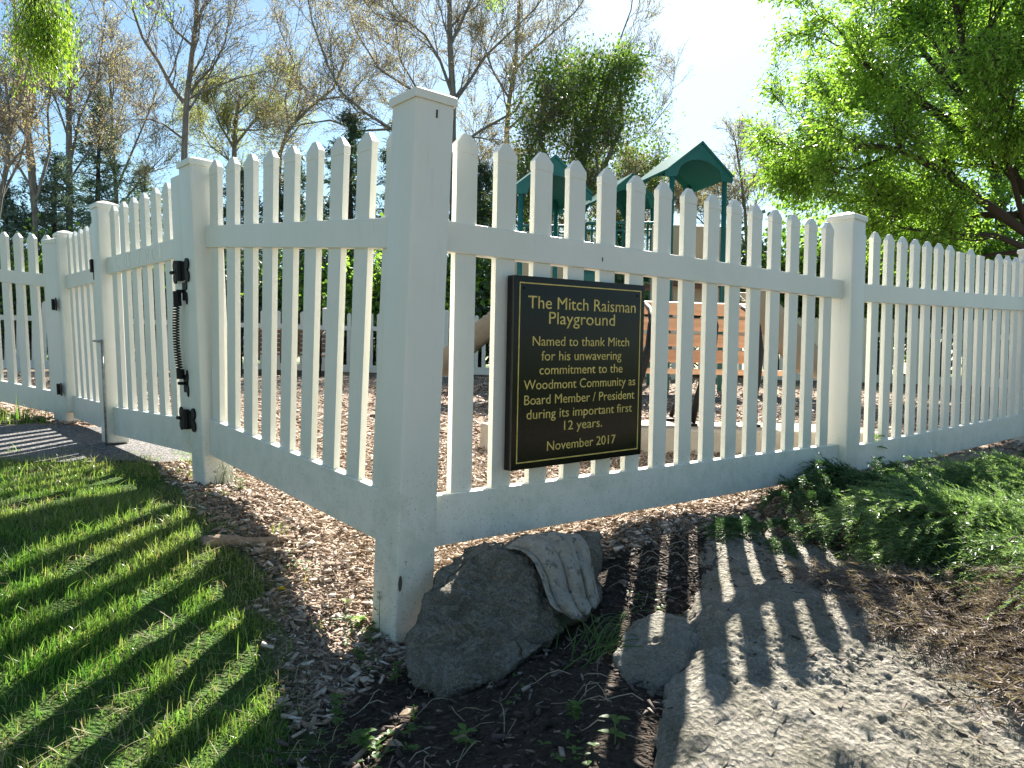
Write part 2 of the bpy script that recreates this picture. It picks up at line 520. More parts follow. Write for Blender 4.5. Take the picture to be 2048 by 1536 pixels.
# ---- hardware
def butterfly_hinge(parent, c, d, n, fn, sc=1.0):
    """black ornamental gate hinge: barrel, two leaves of two lobes each"""
    hg = MB(); c = np.array(c, float)
    hg.tube([c+n*.010-ZUP*.036*sc, c+n*.010+ZUP*.036*sc], .012*sc, 12)
    hg.box(c+n*.004, (.056*sc, .008, .066*sc), d, -n, ZUP)
    o = hg.build('hinge', BLACK, parent, 0, fn=fn)
    lf = MB()
    for sx in (-1, 1):
        for sz in (-1, 1):
            cc = c+d*sx*.056*sc+ZUP*sz*.022*sc+n*.003
            pts = [(math.cos(a)*.017*sc, math.sin(a)*.021*sc) for a in np.linspace(0, 2*math.pi, 16)[:-1]]
            lf.prism(pts, d, ZUP, cc, n, .006)
        lf.box(c+d*sx*.040*sc+n*.0035, (.034*sc, .006, .036*sc), d, -n, ZUP)
        lf.build('hinge_leaf', BLACK, o, 0, fn=fn); lf = MB()
    kn = MB(); kn.tube([c+d*.066*sc+n*.006, c+d*.092*sc+n*.008], .007*sc, 8); kn.build('adjuster', BLACK, o, 0, fn=fn)
    return o

def gate_leaf(name, label, base, ang, zb, slope, s_h, s_pick, s_f, kf, top_z, hinge_cap, free_z0):
    """s_h / s_f centres of hinge stile and free stile along the line from base"""
    g_ = empty(name, (0, 0, 0)); tag(g_, label, 'gate', 'leaves of the double gate')
    d, n = frame_dir(ang+math.pi); d = -d
    fn = lean(kf, .75); o = np.array([base[0], base[1], 0.])
    wst = .11
    post(g_, o+d*s_f, ang, free_z0, top_z, fn, w_=wst, name='stile', cap_name='stile_cap')
    post(g_, o+d*s_h, ang, zb-.10, top_z-(.03 if not hinge_cap else 0), fn, w_=wst, name='stile', cap_name='stile_cap', cap=hinge_cap)
    lo, hi = min(s_h, s_f), max(s_h, s_f)
    ref = s_pick[0]
    z0 = zb-HB
    rail(g_, o, d, n, lo+.03, hi-.03, z0, zb, slope, fn, zref=ref); rail(g_, o, d, n, lo+.03, hi-.03, z0+ZT, z0+ZT+HT, slope, fn, zref=ref)
    for s_ in s_pick[1]:
        b = o+d*s_; zz = z0+slope*(s_-ref)
        link('picket', picket_mesh((b[0], b[1], .05+zz), ZP+zz, d, n, fn), VINYL, g_)
    return g_, o, d, n, fn

G1 = gate_leaf('picket_gate', 'near leaf of the white double gate, black coil spring on its hinge stile', gpc, 2.3337, .266, -.002,
               .135, (.528, [.528+.1524*k for k in range(-1, 5)]), 1.285, lambda v: .055, 1.335, False, .07)
g1, o1, d1, n1, f1 = G1
for z in (.895, .275):
    butterfly_hinge(g1, o1+d1*.072+n1*.064+ZUP*z, d1, n1, f1, 1.15)
# coil spring closer
sp = MB()
top_c = o1+d1*.085+n1*.085+ZUP*.795; bot_c = o1+d1*.105+n1*.078+ZUP*.455
sp.tube([top_c+ZUP*.015, top_c-ZUP*.045], .0165, 12)
so = sp.build('gate_spring', BLACK, g1, 0, smooth=False, fn=f1)
sp = MB(); sp.tube([bot_c+ZUP*.03, bot_c-ZUP*.012], .0165, 12); sp.build('spring_cap', BLACK, so, 0, fn=f1)
co = MB(); pts = []
for i in range(30*10+1):
    tt = i/300; a = 2*math.pi*30*tt
    cc = top_c*(1-tt)+bot_c*tt - d1*(-.030)*math.sin(math.pi*tt)
    pts.append(cc+.0120*(math.cos(a)*d1+math.sin(a)*n1))
co.tube(pts, .0030, 5); co.build('coil', BLACK, so, 0, smooth=True, fn=f1)
br = MB()
for zc, s_ in ((.81, .055), (.425, .085)):
    br = MB(); c = o1+d1*s_+n1*.062+ZUP*zc
    br.box(c, (.030, .014, .075), d1, -n1, ZUP)
    for sz in (-1, 1):
        br.prism([(math.cos(a)*.010, math.sin(a)*.026) for a in np.linspace(0, 6.283, 12)[:-1]], d1, ZUP, c-d1*.024+ZUP*.030*sz, n1, .007)
    br.tube([c+n1*.010, c+n1*.026+d1*.02], .007, 8)
    br.build('spring_bracket', BLACK, so, 0, fn=f1)
tr_ = MB(); tr_.box(o1+d1*.069+n1*.054+ZUP*.50, (.008, .006, .82), d1, -n1, ZUP); tr_.build('trim_strip', TRIM, g1, fn=f1)
# drop rod at the free end
rd = MB(); rb = o1+d1*1.215+n1*.066
rd.tube([rb+ZUP*(h(*rb[:2])+.0), rb+ZUP*.62], .006, 8); rd.tube([rb+ZUP*.61, rb+ZUP*.615+d1*.14], .006, 8)
rd.build('drop_rod', STEEL, g1, 0, smooth=True, fn=f1)
# latch
lt = MB(); lc = o1+d1*1.36+n1*.045+ZUP*1.02
lt.box(lc, (.03, .04, .07), d1, -n1, ZUP); lt.box(lc+d1*.025+ZUP*.025, (.05, .016, .022), d1, -n1, ZUP+d1*.3); lt.tube([lc-ZUP*.02, lc-ZUP*.075], .008, 8)
lt.build('latch', BLACK, g1, .004, fn=f1)
# pale outlines left on the top rail by old characters
RES = mat('pale_residue', (.93, .92, .88), .7)
zr = .117+ZT+HT/2
def arc(cx, w_, h_, a0, a1, N=18):
    return [o1+d1*(cx+math.cos(a)*w_)+n1*.0225+ZUP*(zr+math.sin(a)*h_) for a in np.linspace(a0, a1, N)]
for pts in (arc(1.06, .03, .036, -2.8, .9), arc(.93, .020, .034, 0, 6.283), arc(.855, .02, .034, -1.2, 1.3),
            [o1+d1*.735+n1*.0225+ZUP*(zr-.03), o1+d1*.715+n1*.0225+ZUP*(zr+.035)], arc(.615, .017, .017, 0, 6.283), arc(.615, .018, .035, .5, 5.8),
            arc(.53, .020, .028, 0, 6.283), [o1+d1*.44+n1*.0225+ZUP*(zr-.03), o1+d1*.44+n1*.0225+ZUP*(zr+.035)]):
    rs = MB(); rs.tube(pts, .0022, 4); rs.build('faded_character', RES, g1, fn=f1)

# far leaf: its line starts at the far post
b2 = np.array([-2.185, 2.399, 0]); a2 = 2.287
d_, _ = frame_dir(a2)
start2 = b2-d_*.42
G2 = gate_leaf('picket_gate', 'far leaf of the white double gate, beside the left fence', start2, a2, .260, .014,
               .42+.1524*4+.125, (.42, [.42+.1524*k for k in range(-1, 5)]), .12, lambda v: .068, 1.33, True, .10)
g2, oo2, dd2, nn2, ff2 = G2
for z in (.87, .31):
    butterfly_hinge(g2, oo2+dd2*(.42+.1524*4+.19)+nn2*.070+ZUP*z, dd2, nn2, ff2, 1.0)

# ---- the fence left of the gate
lf = empty('picket_fence', (0, 0, 0))
tag(lf, 'white picket fence left of the gate, its shadow striping the asphalt path', 'fence')
a3 = 2.704; d3, n3 = frame_dir(a3+math.pi); d3 = -d3
i0 = np.array([-2.86, 3.059, 0]); f3 = lean(lambda v: .066, .80); z3 = .29-HB; s3 = .101
o_3 = i0-d3*.12
fpz = h(-2.76, 3.0)
post(lf, o_3, a3, fpz-.1, 1.29, f3)
rail(lf, o_3, d3, n3, .03, 2.45, z3, z3+HB, s3, f3, zref=.12); rail(lf, o_3, d3, n3, .03, 2.45, z3+ZT, z3+ZT+HT, s3, f3, zref=.12)
for i in range(15):
    b = i0+d3*.1524*i; zz = z3+s3*.1524*i
    link('picket', picket_mesh((b[0], b[1], .05+zz), ZP+zz, d3, n3, f3), VINYL, lf)
post(lf, o_3+d3*2.48, a3, 0.1, 1.5, f3)

# ---- far fences round the play area
def far_fence(label, pts):
    f_ = empty('picket_fence', (*pts[0], h(*pts[0]))); tag(f_, label, 'fence', 'far runs of white fence round the playground')
    wp = np.array([*pts[0], h(*pts[0])])
    loc = lambda v: v-wp
    n_p = 0; rest = MB()
    pm = None
    for (xa, ya), (xb, yb) in zip(pts[:-1], pts[1:]):
        a_ = math.atan2(yb-ya, xb-xa); L = math.hypot(xb-xa, yb-ya); d, n = frame_dir(a_)
        ns = max(1, round(L/2.44))
        for k in range(ns):
            s0 = L*k/ns; s1 = L*(k+1)/ns
            A = np.array([xa, ya, 0])+d*s0
            za, zb_ = h(*A[:2]), h(*(A+d*(s1-s0))[:2]); sl_ = (zb_-za)/(s1-s0)
            post(f_, A, a_, za, za+1.33, loc, w_=.12)
            for z0, z1 in ((.06, .06+HB), (.06+ZT, .06+ZT+HT)):
                rail(f_, A, d, n, .04, s1-s0-.04, za+z0, za+z1, sl_, loc)
            m_ = int((s1-s0-.12)/.1524)
            off = ((s1-s0)-(m_-1)*.1524)/2
            for j in range(m_):
                b = A+d*(off+.1524*j); zz = za+sl_*(off+.1524*j)+.06
                me_ = picket_mesh((b[0], b[1], .05+zz), zz+ZP, d, n, loc)
                n_p += 1
                if n_p <= 100: link('picket', me_, VINYL, f_)
                else:
                    rest.add([v_.co for v_ in me_.vertices], [tuple(q.vertices) for q in me_.polygons]); bpy.data.meshes.remove(me_)
    if rest.v:
        r_ = rest.build('picket', VINYL, f_); r_['kind'] = 'stuff'
    e = pts[-1]; post(f_, e, 0, h(*e), h(*e)+1.33, loc, w_=.12)
BACKL = (-3.4, 13.6)
far_fence('far white fence behind the brown bench, at the back of the playground', [BACKL, (3.5, 13.3), (9.2, 11.6)])
far_fence('far white fence at the left end of the playground, seen past the left gate', [(-10.5, 10.6), (-6.4, 12.4), (-3.55, 13.55)])

# ------------------------------------------------------------------ plaque
SIGN_F = mat('polished_black_stone', (.006, .006, .006), .16, .22)
t = NT(SIGN_F); t.base(t.mix(t.ramp(t.noise(220, 2, vec=t.obj()), [(.6, 0), (.75, .5)]), (.004, .004, .004), (.016, .016, .017)))
GOLD = mat('gold_paint', (.52, .40, .11), .45, .5)
t = NT(GOLD); t.base(t.mix(t.ramp(t.noise(30, 4, vec=t.obj()), [(.35, 0), (.65, 1)]), (.50, .36, .075), (.72, .54, .15)))
sign_o = dR*.62+nR*.024+ZUP*.5135
sg = empty('plaque', sign_o, A_R); tag(sg, 'square black plaque with gold lettering hung on the fence pickets', 'plaque')
# local frame: x along dR, y away from the viewer (-nR), z up
SW, SH, SD = .604, .597, .034
shear = .028
def shz(v): v = v.copy(); v[2] += shear*v[0]; return v
m = MB(); m.box((0, -SD/2, 0), (SW, SD, SH)); m.build('board', SIGN_F, sg, .002, 2, fn=shz)
bd = MB(); bw, bh, lw = SW/2-.022, SH/2-.022, .0036
yb = -SD-.0006
for (cx, cz, sx, sz) in ((0, bh, 2*bw+lw, lw), (0, -bh, 2*bw+lw, lw)): bd.box((cx, yb, cz), (sx, .0012, sz))
for (cx, cz, sx, sz) in ((-bw, 0, lw, 2*bh-lw), (bw, 0, lw, 2*bh-lw)): bd.box((cx, yb, cz), (sx, .0012, sz))
bd.build('border', GOLD, sg, fn=shz)
scw = MB()
for sx in (-1, 1):
    for sz in (-1, 1):
        s1_ = MB(); s1_.tube([(sx*(bw-.018), -SD+.001, sz*(bh-.016)), (sx*(bw-.018), -SD-.002, sz*(bh-.016))], .004, 10)
        s1_.build('screw', BLACK, sg, fn=shz)
def text_mesh(body, size, cx, cz, width, align='CENTER'):
    cu = bpy.data.curves.new('txt', 'FONT'); cu.body = body; cu.size = size; cu.align_x = 'CENTER'; cu.extrude = .0006
    cu.resolution_u = 4; cu.offset = 0.0
    ob = bpy.data.objects.new('txt', cu); COL.objects.link(ob)
    dg = bpy.context.evaluated_depsgraph_get(); dg.update()
    me_ = bpy.data.meshes.new_from_object(ob.evaluated_get(dg))
    bpy.data.objects.remove(ob)
    co_ = np.array([v_.co[:] for v_ in me_.vertices])
    wx = co_[:, 0].max()-co_[:, 0].min(); mx = (co_[:, 0].max()+co_[:, 0].min())/2
    k = width/wx
    vs_ = [(cx+(a-mx)*k, -SD-.0007-c_*.5, cz+b) for a, b, c_ in co_]
    fs_ = [tuple(p.vertices) for p in me_.polygons]
    bpy.data.meshes.remove(me_)
    return vs_, fs_
lt = MB()
LINES = [('The Mitch Raisman', .056, .200, .500, .004), ('Playground', .056, .153, .306, -.004),
         ('Named to thank Mitch', .043, .084, .448, 0), ('for his unwavering', .043, .038, .372, 0), ('commitment to the', .043, -.006, .386, 0),
         ('Woodmont Community as', .043, -.052, .518, .002), ('Board Member / President', .043, -.099, .512, .002), ('during its important first', .043, -.144, .490, .002),
         ('12 years.', .043, -.187, .178, .008), ('November 2017', .043, -.248, .320, .006)]
for nm_, rows in (('heading_lettering', LINES[:2]), ('inscription_lettering', LINES[2:9]), ('date_lettering', LINES[9:])):
    lt = MB()
    for body, size, z, wdt, cx in rows: lt.add(*text_mesh(body, size, cx, z, wdt))
    lt.build(nm_, GOLD, sg, fn=shz)

# ------------------------------------------------------------------ rocks
def rockmat(name, a, b, c, lich, sc=1.0, bump=.6):
    m = mat(name, rough=.9, spec=.25); t = NT(m); P = t.obj()
    n1 = t.noise(5*sc, 8, .65, vec=P, dist=.4)
    col = t.ramp(n1, [(.3, a), (.5, b), (.72, c)])
    sp_ = t.noise(160*sc, 4, .75, vec=P)
    col = t.mix(t.ramp(sp_, [(.35, .55), (.5, 0)]), col, tuple(x*.35 for x in a))
    col = t.mix(t.ramp(sp_, [(.56, 0), (.7, .6)]), col, tuple(min(1, x*1.5) for x in c))
    v_ = t.noise(9*sc, 10, .8, vec=t.scale(P, (1, 1, 1.6)), dist=.7)
    col = t.mix(t.ramp(v_, [(.475, 0), (.5, .55), (.525, 0)]), col, lich)
    vc = t.node('ShaderNodeTexVoronoi', Scale=3.2*sc); vc.feature = 'DISTANCE_TO_EDGE'
    wv = t.node('ShaderNodeVectorMath', operation='ADD'); t.link(P, wv.inputs[0])
    nz = t.node('ShaderNodeTexNoise', Scale=6.0*sc, Detail=6.0); t.link(P, nz.inputs['Vector'])
    sv = t.node('ShaderNodeVectorMath', operation='SCALE'); t.link(nz.outputs['Color'], sv.inputs[0]); sv.inputs['Scale'].default_value = .35; t.link(sv.outputs[0], wv.inputs[1])
    t.link(wv.outputs[0], vc.inputs['Vector'])
    crk = t.math('MULTIPLY', t.ramp(vc.outputs['Distance'], [(.0, 1), (.022, 0)]), t.ramp(t.noise(2.5*sc, 3, vec=P), [(.48, 0), (.58, 1)]))
    col = t.mix(t.math('MULTIPLY', crk, .7), col, tuple(x*.3 for x in a))
    lr = t.node('ShaderNodeTexVoronoi', Scale=16.0*sc); t.link(wv.outputs[0], lr.inputs['Vector'])
    lm_ = t.math('MULTIPLY', t.ramp(lr.outputs['Distance'], [(.22, 1), (.30, 0)]), t.ramp(t.noise(4*sc, 3, vec=P), [(.52, 0), (.6, .5)]))
    col = t.mix(lm_, col, tuple(min(1, x*1.25) for x in c))
    t.base(col)
    vo = t.node('ShaderNodeTexVoronoi', Scale=70.0*sc); t.link(P, vo.inputs['Vector'])
    hgt = t.math('ADD', t.noise(24*sc, 8, .72, vec=P), t.math('MULTIPLY', vo.outputs['Distance'], .5))
    hgt = t.math('SUBTRACT', hgt, t.math('MULTIPLY', crk, .6))
    t.bump(hgt, bump, .034)
    return m

def rock(name, pts, matl, label, res=5, smooth_it=3, amp=(.018, .007, .003), fr=(5, 15, 42), seed=1, ridged=0.0, sharp=None):
    pts = np.array(pts, float)
    cen = pts.mean(0)
    bm = bmesh.new()
    for p in pts: bm.verts.new(p)
    bmesh.ops.convex_hull(bm, input=bm.verts)
    bmesh.ops.triangulate(bm, faces=bm.faces)
    bvh = BVHTree.FromBMesh(bm); bm.free()
    bm = bmesh.new(); bmesh.ops.create_icosphere(bm, subdivisions=res, radius=1)
    for v_ in bm.verts:
        dr = v_.co.normalized(); hit = bvh.ray_cast(Vector(cen), dr)
        v_.co = hit[0] if hit[0] else Vector(cen)+dr*.1
    # even out spacing a little, then round the edges
    for _ in range(smooth_it): bmesh.ops.smooth_vert(bm, verts=bm.verts, factor=.5, use_axis_x=True, use_axis_y=True, use_axis_z=True)
    bm.normal_update()
    nr = [v_.normal.copy() for v_ in bm.verts]
    for v_, n_ in zip(bm.verts, nr):
        q = v_.co+Vector((seed*3.1, seed*1.7, 0))
        dsp = sum(a*noise.fractal(q*f_, .9, 2.0, 4) for a, f_ in zip(amp, fr))
        if sharp:
            al, ac = q.x*.62-q.y*.78, q.x*.78+q.y*.62
            rd_ = 1-abs(noise.fractal(Vector((al*1.3, ac*6.0, q.z*2)), .9, 2, 5))
            dsp += .012*(rd_-.8)-.007*max(0, noise.noise(q*38)-.25)*2
        if ridged: dsp -= ridged*max(0, .25-abs(noise.noise(Vector((q.x*3.0-q.y*2.2, q.y*3.4+q.x, q.z*3)))))*2
        v_.co += n_*dsp
    me_ = bpy.data.meshes.new(name); bm.to_mesh(me_); bm.free()
    base = Vector((cen[0], cen[1], pts[:, 2].min()))
    me_.transform(Matrix.Translation(-base))
    o = link(name, me_, matl, smooth=True); o.location = base
    tag(o, label, 'boulder')
    return o

RK1 = rockmat('grey_fieldstone', (.10, .088, .062), (.18, .16, .122), (.29, .26, .205), (.42, .41, .36), 1.0, 1.0)
RK2 = rockmat('granite', (.15, .14, .10), (.30, .27, .22), (.47, .43, .365), (.19, .19, .12), 1.0, 1.0)
RK3 = rockmat('small_granite', (.13, .12, .09), (.21, .19, .155), (.31, .285, .24), (.30, .30, .24), 1.3)
# boulder by the corner post
B = lambda u, v, y: at(u, v, y)
bl = [B(812, 1262, -.20), B(800, 1330, -.29), B(822, 1372, -.34), B(880, 1398, -.375), B(960, 1375, -.36), B(1010, 1345, -.33), B(1090, 1295, -.25), B(1170, 1238, -.11), B(1212, 1190, .02),
      B(1214, 1068, .24), B(1185, 1050, .30), B(1040, 1062, .22), B(925, 1092, .02), B(900, 1112, -.02), B(862, 1172, -.10), B(1000, 1098, -.08), B(1120, 1080, .03), B(940, 1118, -.10)]
bl += [(.12, -.05, -.36), (.5, .1, -.33), (.5, .3, -.28), (.25, .25, -.3), (.15, .12, -.3)]
boulder = rock('boulder', bl, RK1, 'dark grey boulder under the corner of the fence with a rag draped over it', 6, 0, (.030, .018, .008), (4, 11, 34), 2, .03)
# small rounded stone
sm = [(.535, -.36, -.15), (.60, -.24, -.105), (.68, -.18, -.095), (.745, -.21, -.10), (.77, -.30, -.12), (.70, -.40, -.115), (.60, -.44, -.135), (.545, -.47, -.19), (.60, -.55, -.24), (.66, -.54, -.20),
      (.53, -.34, -.30), (.60, -.18, -.30), (.75, -.16, -.30), (.80, -.34, -.30), (.70, -.52, -.34), (.58, -.52, -.34)]
rock('boulder', sm, RK3, 'small rounded stone leaning on the big sunlit rock', 6, 3, (.014, .007, .004), (6, 16, 44), 5)
# big foreground rock
bg_ = [(1.02, .70, -.06), (1.20, .80, -.07), (1.34, .76, -.08), (.94, .45, -.075), (.88, .05, -.085), (.84, -.20, -.085), (.76, -.42, -.10), (.69, -.58, -.115), (.63, -.76, -.14), (.59, -.66, -.17), (.55, -.84, -.205), (.50, -1.0, -.235), (.64, -.80, -.175), (.60, -1.1, -.27),
       (.95, -.19, -.074), (1.07, -.07, -.078), (1.25, -.05, -.11), (1.04, -.42, -.165), (.92, -.55, -.18), (.81, -.61, -.155), (.71, -.70, -.145), (1.3, -.45, -.21), (1.45, .2, -.12), (1.6, -.1, -.18), (1.55, -.6, -.29), (1.25, -.9, -.32), (.9, -.8, -.225), (.9, -1.1, -.32), (1.25, -1.2, -.45),
       (.53, -.80, -.4), (.55, -1.05, -.45), (.8, -.2, -.40), (.62, -.60, -.40), (.9, .5, -.35), (1.35, .8, -.35), (1.75, 0, -.5), (1.7, -.6, -.55), (1.2, -1.3, -.6), (.85, -1.2, -.6)]
rock('boulder', bg_, RK2, 'large rough granite rock striped by picket shadows in the right foreground', 7, 2, (.016, .010, .0075), (3.0, 8, 36), 9, .012, True)

# ------------------------------------------------------------------ rag over the boulder
def bvh_of(o):
    me_ = o.data; mw = o.matrix_world if o.matrix_world != Matrix.Identity(4) else Matrix.Translation(o.location)
    mw = Matrix.Translation(o.location)
    return BVHTree.FromPolygons([mw@v_.co for v_ in me_.vertices], [tuple(p.vertices) for p in me_.polygons])
bb = bvh_of(boulder)
def on_boulder(u, v, y0):
    c, d = ray(u, v); dv = Vector(d).normalized()
    hit = bb.ray_cast(Vector(c), dv)
    if hit[0]: return np.array(hit[0])
    return np.array(bb.find_nearest(Vector(at(u, v, .16)))[0])
# cloth grid: columns across the fold, rows from the top edge down the front
left = [(1008, 1098), (1040, 1102), (1062, 1118), (1078, 1150), (1088, 1180), (1098, 1208), (1112, 1222)]
midl = [(1040, 1075), (1080, 1085), (1105, 1112), (1122, 1150), (1132, 1180), (1150, 1218), (1172, 1246)]
midr = [(1085, 1062), (1125, 1075), (1148, 1104), (1162, 1145), (1172, 1185), (1178, 1208), (1182, 1214)]
rite = [(1120, 1060), (1160, 1070), (1178, 1095), (1186, 1130), (1192, 1165), (1199, 1195), (1204, 1218)]
cols = [left, midl, midr, rite]
NU, NV = 56, 70
def interp(lst, tt):
    n = len(lst)-1; k = min(int(tt*n), n-1); f_ = tt*n-k
    return np.array(lst[k])*(1-f_)+np.array(lst[k+1])*f_
grid = np.zeros((NV, NU, 3)); yr = np.zeros((NV, NU))
for j in range(NV):
    tv = j/(NV-1); row = [interp(c_, tv) for c_ in cols]
    for i in range(NU):
        tu = i/(NU-1); uv = interp(row, tu)
        ptt = on_boulder(uv[0], uv[1], .02)
        grid[j, i] = ptt
# smooth depth, then fold
for _ in range(6):
    gpad = np.pad(grid, ((1, 1), (1, 1), (0, 0)), mode='edge')
    grid = (gpad[:-2, 1:-1]+gpad[2:, 1:-1]+gpad[1:-1, :-2]+gpad[1:-1, 2:]+2*grid)/6
for j in range(NV):
    tv = j/(NV-1)
    for i in range(NU):
        tu = i/(NU-1)
        ph = tu*(8.5+2.5*math.sin(tv*1.7+.4))+.5+.9*noise.noise(Vector((tv*2.2, tu*1.5, 5.)))
        fold = .036*abs(math.cos(ph))**.6*(.3+.7*min(1, tv*1.5))+.010*noise.noise(Vector((tu*5, tv*6, 9.)))+.006*(1+noise.noise(Vector((tu*7, tv*5, 2.))))
        dvec = CAM-grid[j, i]; dvec /= np.linalg.norm(dvec)
        grid[j, i] += dvec*(.012+fold)+ZUP*.003*noise.noise(Vector((tu*12, tv*14, 0)))
I = np.arange(NU*NV).reshape(NV, NU)
F = np.stack([I[:-1, :-1], I[1:, :-1], I[1:, 1:], I[:-1, 1:]], -1).reshape(-1, 4)
gc = grid.reshape(-1, 3); gc0 = gc.mean(0)
me = npmesh('rag', gc-gc0, F)
RAG = mat('stained_terry', rough=1.0, spec=.05); t = NT(RAG); P = t.obj()
c = t.mix(t.ramp(t.noise(18, 6, .7, vec=P), [(.35, 0), (.65, 1)]), (.29, .26, .215), (.43, .395, .335))
c = t.mix(t.ramp(t.noise(38, 7, .75, vec=P), [(.52, 0), (.62, .85)]), c, (.085, .075, .065))
c = t.mix(t.ramp(t.noise(300, 2, vec=P), [(.35, .35), (.6, 0)]), c, (.14, .13, .115)); t.base(c)
t.bump(t.noise(420, 3, vec=P), .8, .004)
rag = link('rag', me, RAG, smooth=True); rag.location = gc0
sm_ = rag.modifiers.new('thickness', 'SOLIDIFY'); sm_.thickness = .004; sm_.offset = 1
tag(rag, 'grubby stained grey towel draped over the dark boulder', 'towel')

# ------------------------------------------------------------------ ground litter
def in_view(P, mu=120, mv=120):
    q = P-CAM; z = q@_fw; u = 1024+FPX*(q@_r2)/z; v = 768-FPX*(q@_u2)/z
    return (z > .3) & (u > -mu) & (u < 2048+mu) & (v > -mv) & (v < 1536+mv)

def chips(name, XY, smin, smax, matl, seed, flat=.25, lift=.004, long=(2.0, 5.0)):
    r = np.random.default_rng(seed); n = len(XY)
    z = H(XY[:, 0], XY[:, 1])
    L = smin*(smax/smin)**(r.random(n)**1.7); W = L/r.uniform(*long, n); T = W*r.uniform(.25, .8, n)
    a = r.uniform(0, 2*math.pi, n); el = r.normal(0, flat, n); tw = r.normal(0, .5, n)
    x = np.c_[np.cos(a)*np.cos(el), np.sin(a)*np.cos(el), np.sin(el)]
    y = np.c_[-np.sin(a), np.cos(a), np.zeros(n)]; zz = np.cross(x, y)
    y2 = y*np.cos(tw)[:, None]+zz*np.sin(tw)[:, None]; z2 = np.cross(x, y2)
    c = np.c_[XY, z+lift+r.random(n)*.010+np.abs(np.sin(el))*L*.4]
    sx = np.array([-1, 1, 1, -1, -1, 1, 1, -1]); sy = np.array([-1, -1, 1, 1, -1, -1, 1, 1]); sz = np.array([-1]*4+[1]*4)
    tap = 1-.45*r.random((n, 1))*(sx > 0)[None]
    V = c[:, None]+x[:, None]*(L/2)[:, None, None]*sx[None, :, None]+y2[:, None]*((W/2)[:, None]*tap*sy[None])[:, :, None]+z2[:, None]*((T/2)[:, None]*tap*sz[None])[:, :, None]
    Fb = np.array([(0, 3, 2, 1), (4, 5, 6, 7), (0, 1, 5, 4), (1, 2, 6, 5), (2, 3, 7, 6), (3, 0, 4, 7)])
    F = (np.arange(n)[:, None, None]*8+Fb[None]).reshape(-1, 4)
    return link(name, npmesh(name, V.reshape(-1, 3), F), matl)

def islmat(name, stops, rough=.85):
    m = mat(name, rough=rough, spec=.2); t = NT(m)
    c = t.ramp(t.island(), stops)
    c = t.mix(t.ramp(t.noise(150, 3, vec=t.scale(t.obj(), (1, 1, 3))), [(.4, 0), (.7, .4)]), c, tuple(x*.6 for x in stops[0][1])); t.base(c)
    return m
CHIP = islmat('wood_chip', [(0, (.11, .075, .05)), (.25, (.26, .18, .125)), (.55, (.40, .30, .225)), (.8, (.52, .42, .335)), (1, (.70, .62, .54))])
BARK = islmat('dark_bark', [(0, (.035, .027, .022)), (.5, (.085, .066, .055)), (.85, (.16, .125, .105)), (1, (.34, .28, .24))])

def zone_pts(n, x0, x1, y0, y1, r):
    XY = np.c_[r.uniform(x0, x1, n), r.uniform(y0, y1, n)]
    Z = H(XY[:, 0], XY[:, 1]); XY = XY[in_view(np.c_[XY, Z])]
    return XY
def jit(XY): return .05*vnoise(XY, 6, 5)+.03*vnoise(XY, 19, 2)
r = np.random.default_rng(3)
XY = zone_pts(150000, -1.5, 2.6, -.9, 2.6, r)
jj = jit(XY)
g_ = sd_poly(XY, GRASS)+jj; s_ = sd_poly(XY, SOIL)+jj; p_ = sd_poly(XY, PATH)
keep = (g_ > -.03) & (s_ > -.05) & (p_ > .0)
tag(chips('wood_chips', XY[keep], .004, .036, CHIP, 11), kind='stuff', label='tan wood chip mulch along the foot of the fence', cat='mulch')
XY = zone_pts(110000, -8, 8, 2.6, 14, r)
dist = np.linalg.norm(XY-CAM[:2], axis=1)
XY = XY[r.random(len(XY)) < (4.5/dist)**1.6]
p_ = sd_poly(XY, PATH); XY = XY[p_ > .02]
tag(chips('wood_chips', XY, .02, .07, CHIP, 12, lift=.008), kind='stuff', label='pale wood chip surfacing inside the playground', cat='mulch')
XY = zone_pts(60000, -.5, 2.3, -1.3, 1.3, r)
s_ = sd_poly(XY, SOIL)+jit(XY)
sparse = (XY[:, 0] < .62) & (r.random(len(XY)) > .35)
tag(chips('bark_mulch', XY[(s_ < 0.0) & ~sparse], .004, .030, BARK, 13), kind='stuff', label='dark bark mulch and soil around the rocks', cat='mulch')
bgo = [o for o in bpy.data.objects if o.name.startswith('boulder')][-1]
bvr = bvh_of(bgo); r = np.random.default_rng(91); lt_ = MB()
for k in range(900):
    x, y = r.uniform(.6, 1.6), r.uniform(-1.0, .7)
    if r.random() > .12+.88*min(1, max(0, (x-.75+.25*y)/.7))**1.5: continue
    hit = bvr.ray_cast(Vector((x, y, 1)), Vector((0, 0, -1)))
    if not hit[0] or hit[0].z < h(x, y): continue
    a = r.uniform(0, 6.28); L = r.uniform(.006, .028); d = np.array([math.cos(a), math.sin(a), 0]); nn = np.array(hit[1]); d = d-nn*(d@nn); d /= np.linalg.norm(d)
    lt_.box(np.array(hit[0])+nn*.0015, (L, L*r.uniform(.1, .3), .0025), d, np.cross(nn, d), nn)
tag(lt_.build('rock_litter', BARK), kind='stuff', label='dry flakes and needles lying on the big granite rock', cat='litter')
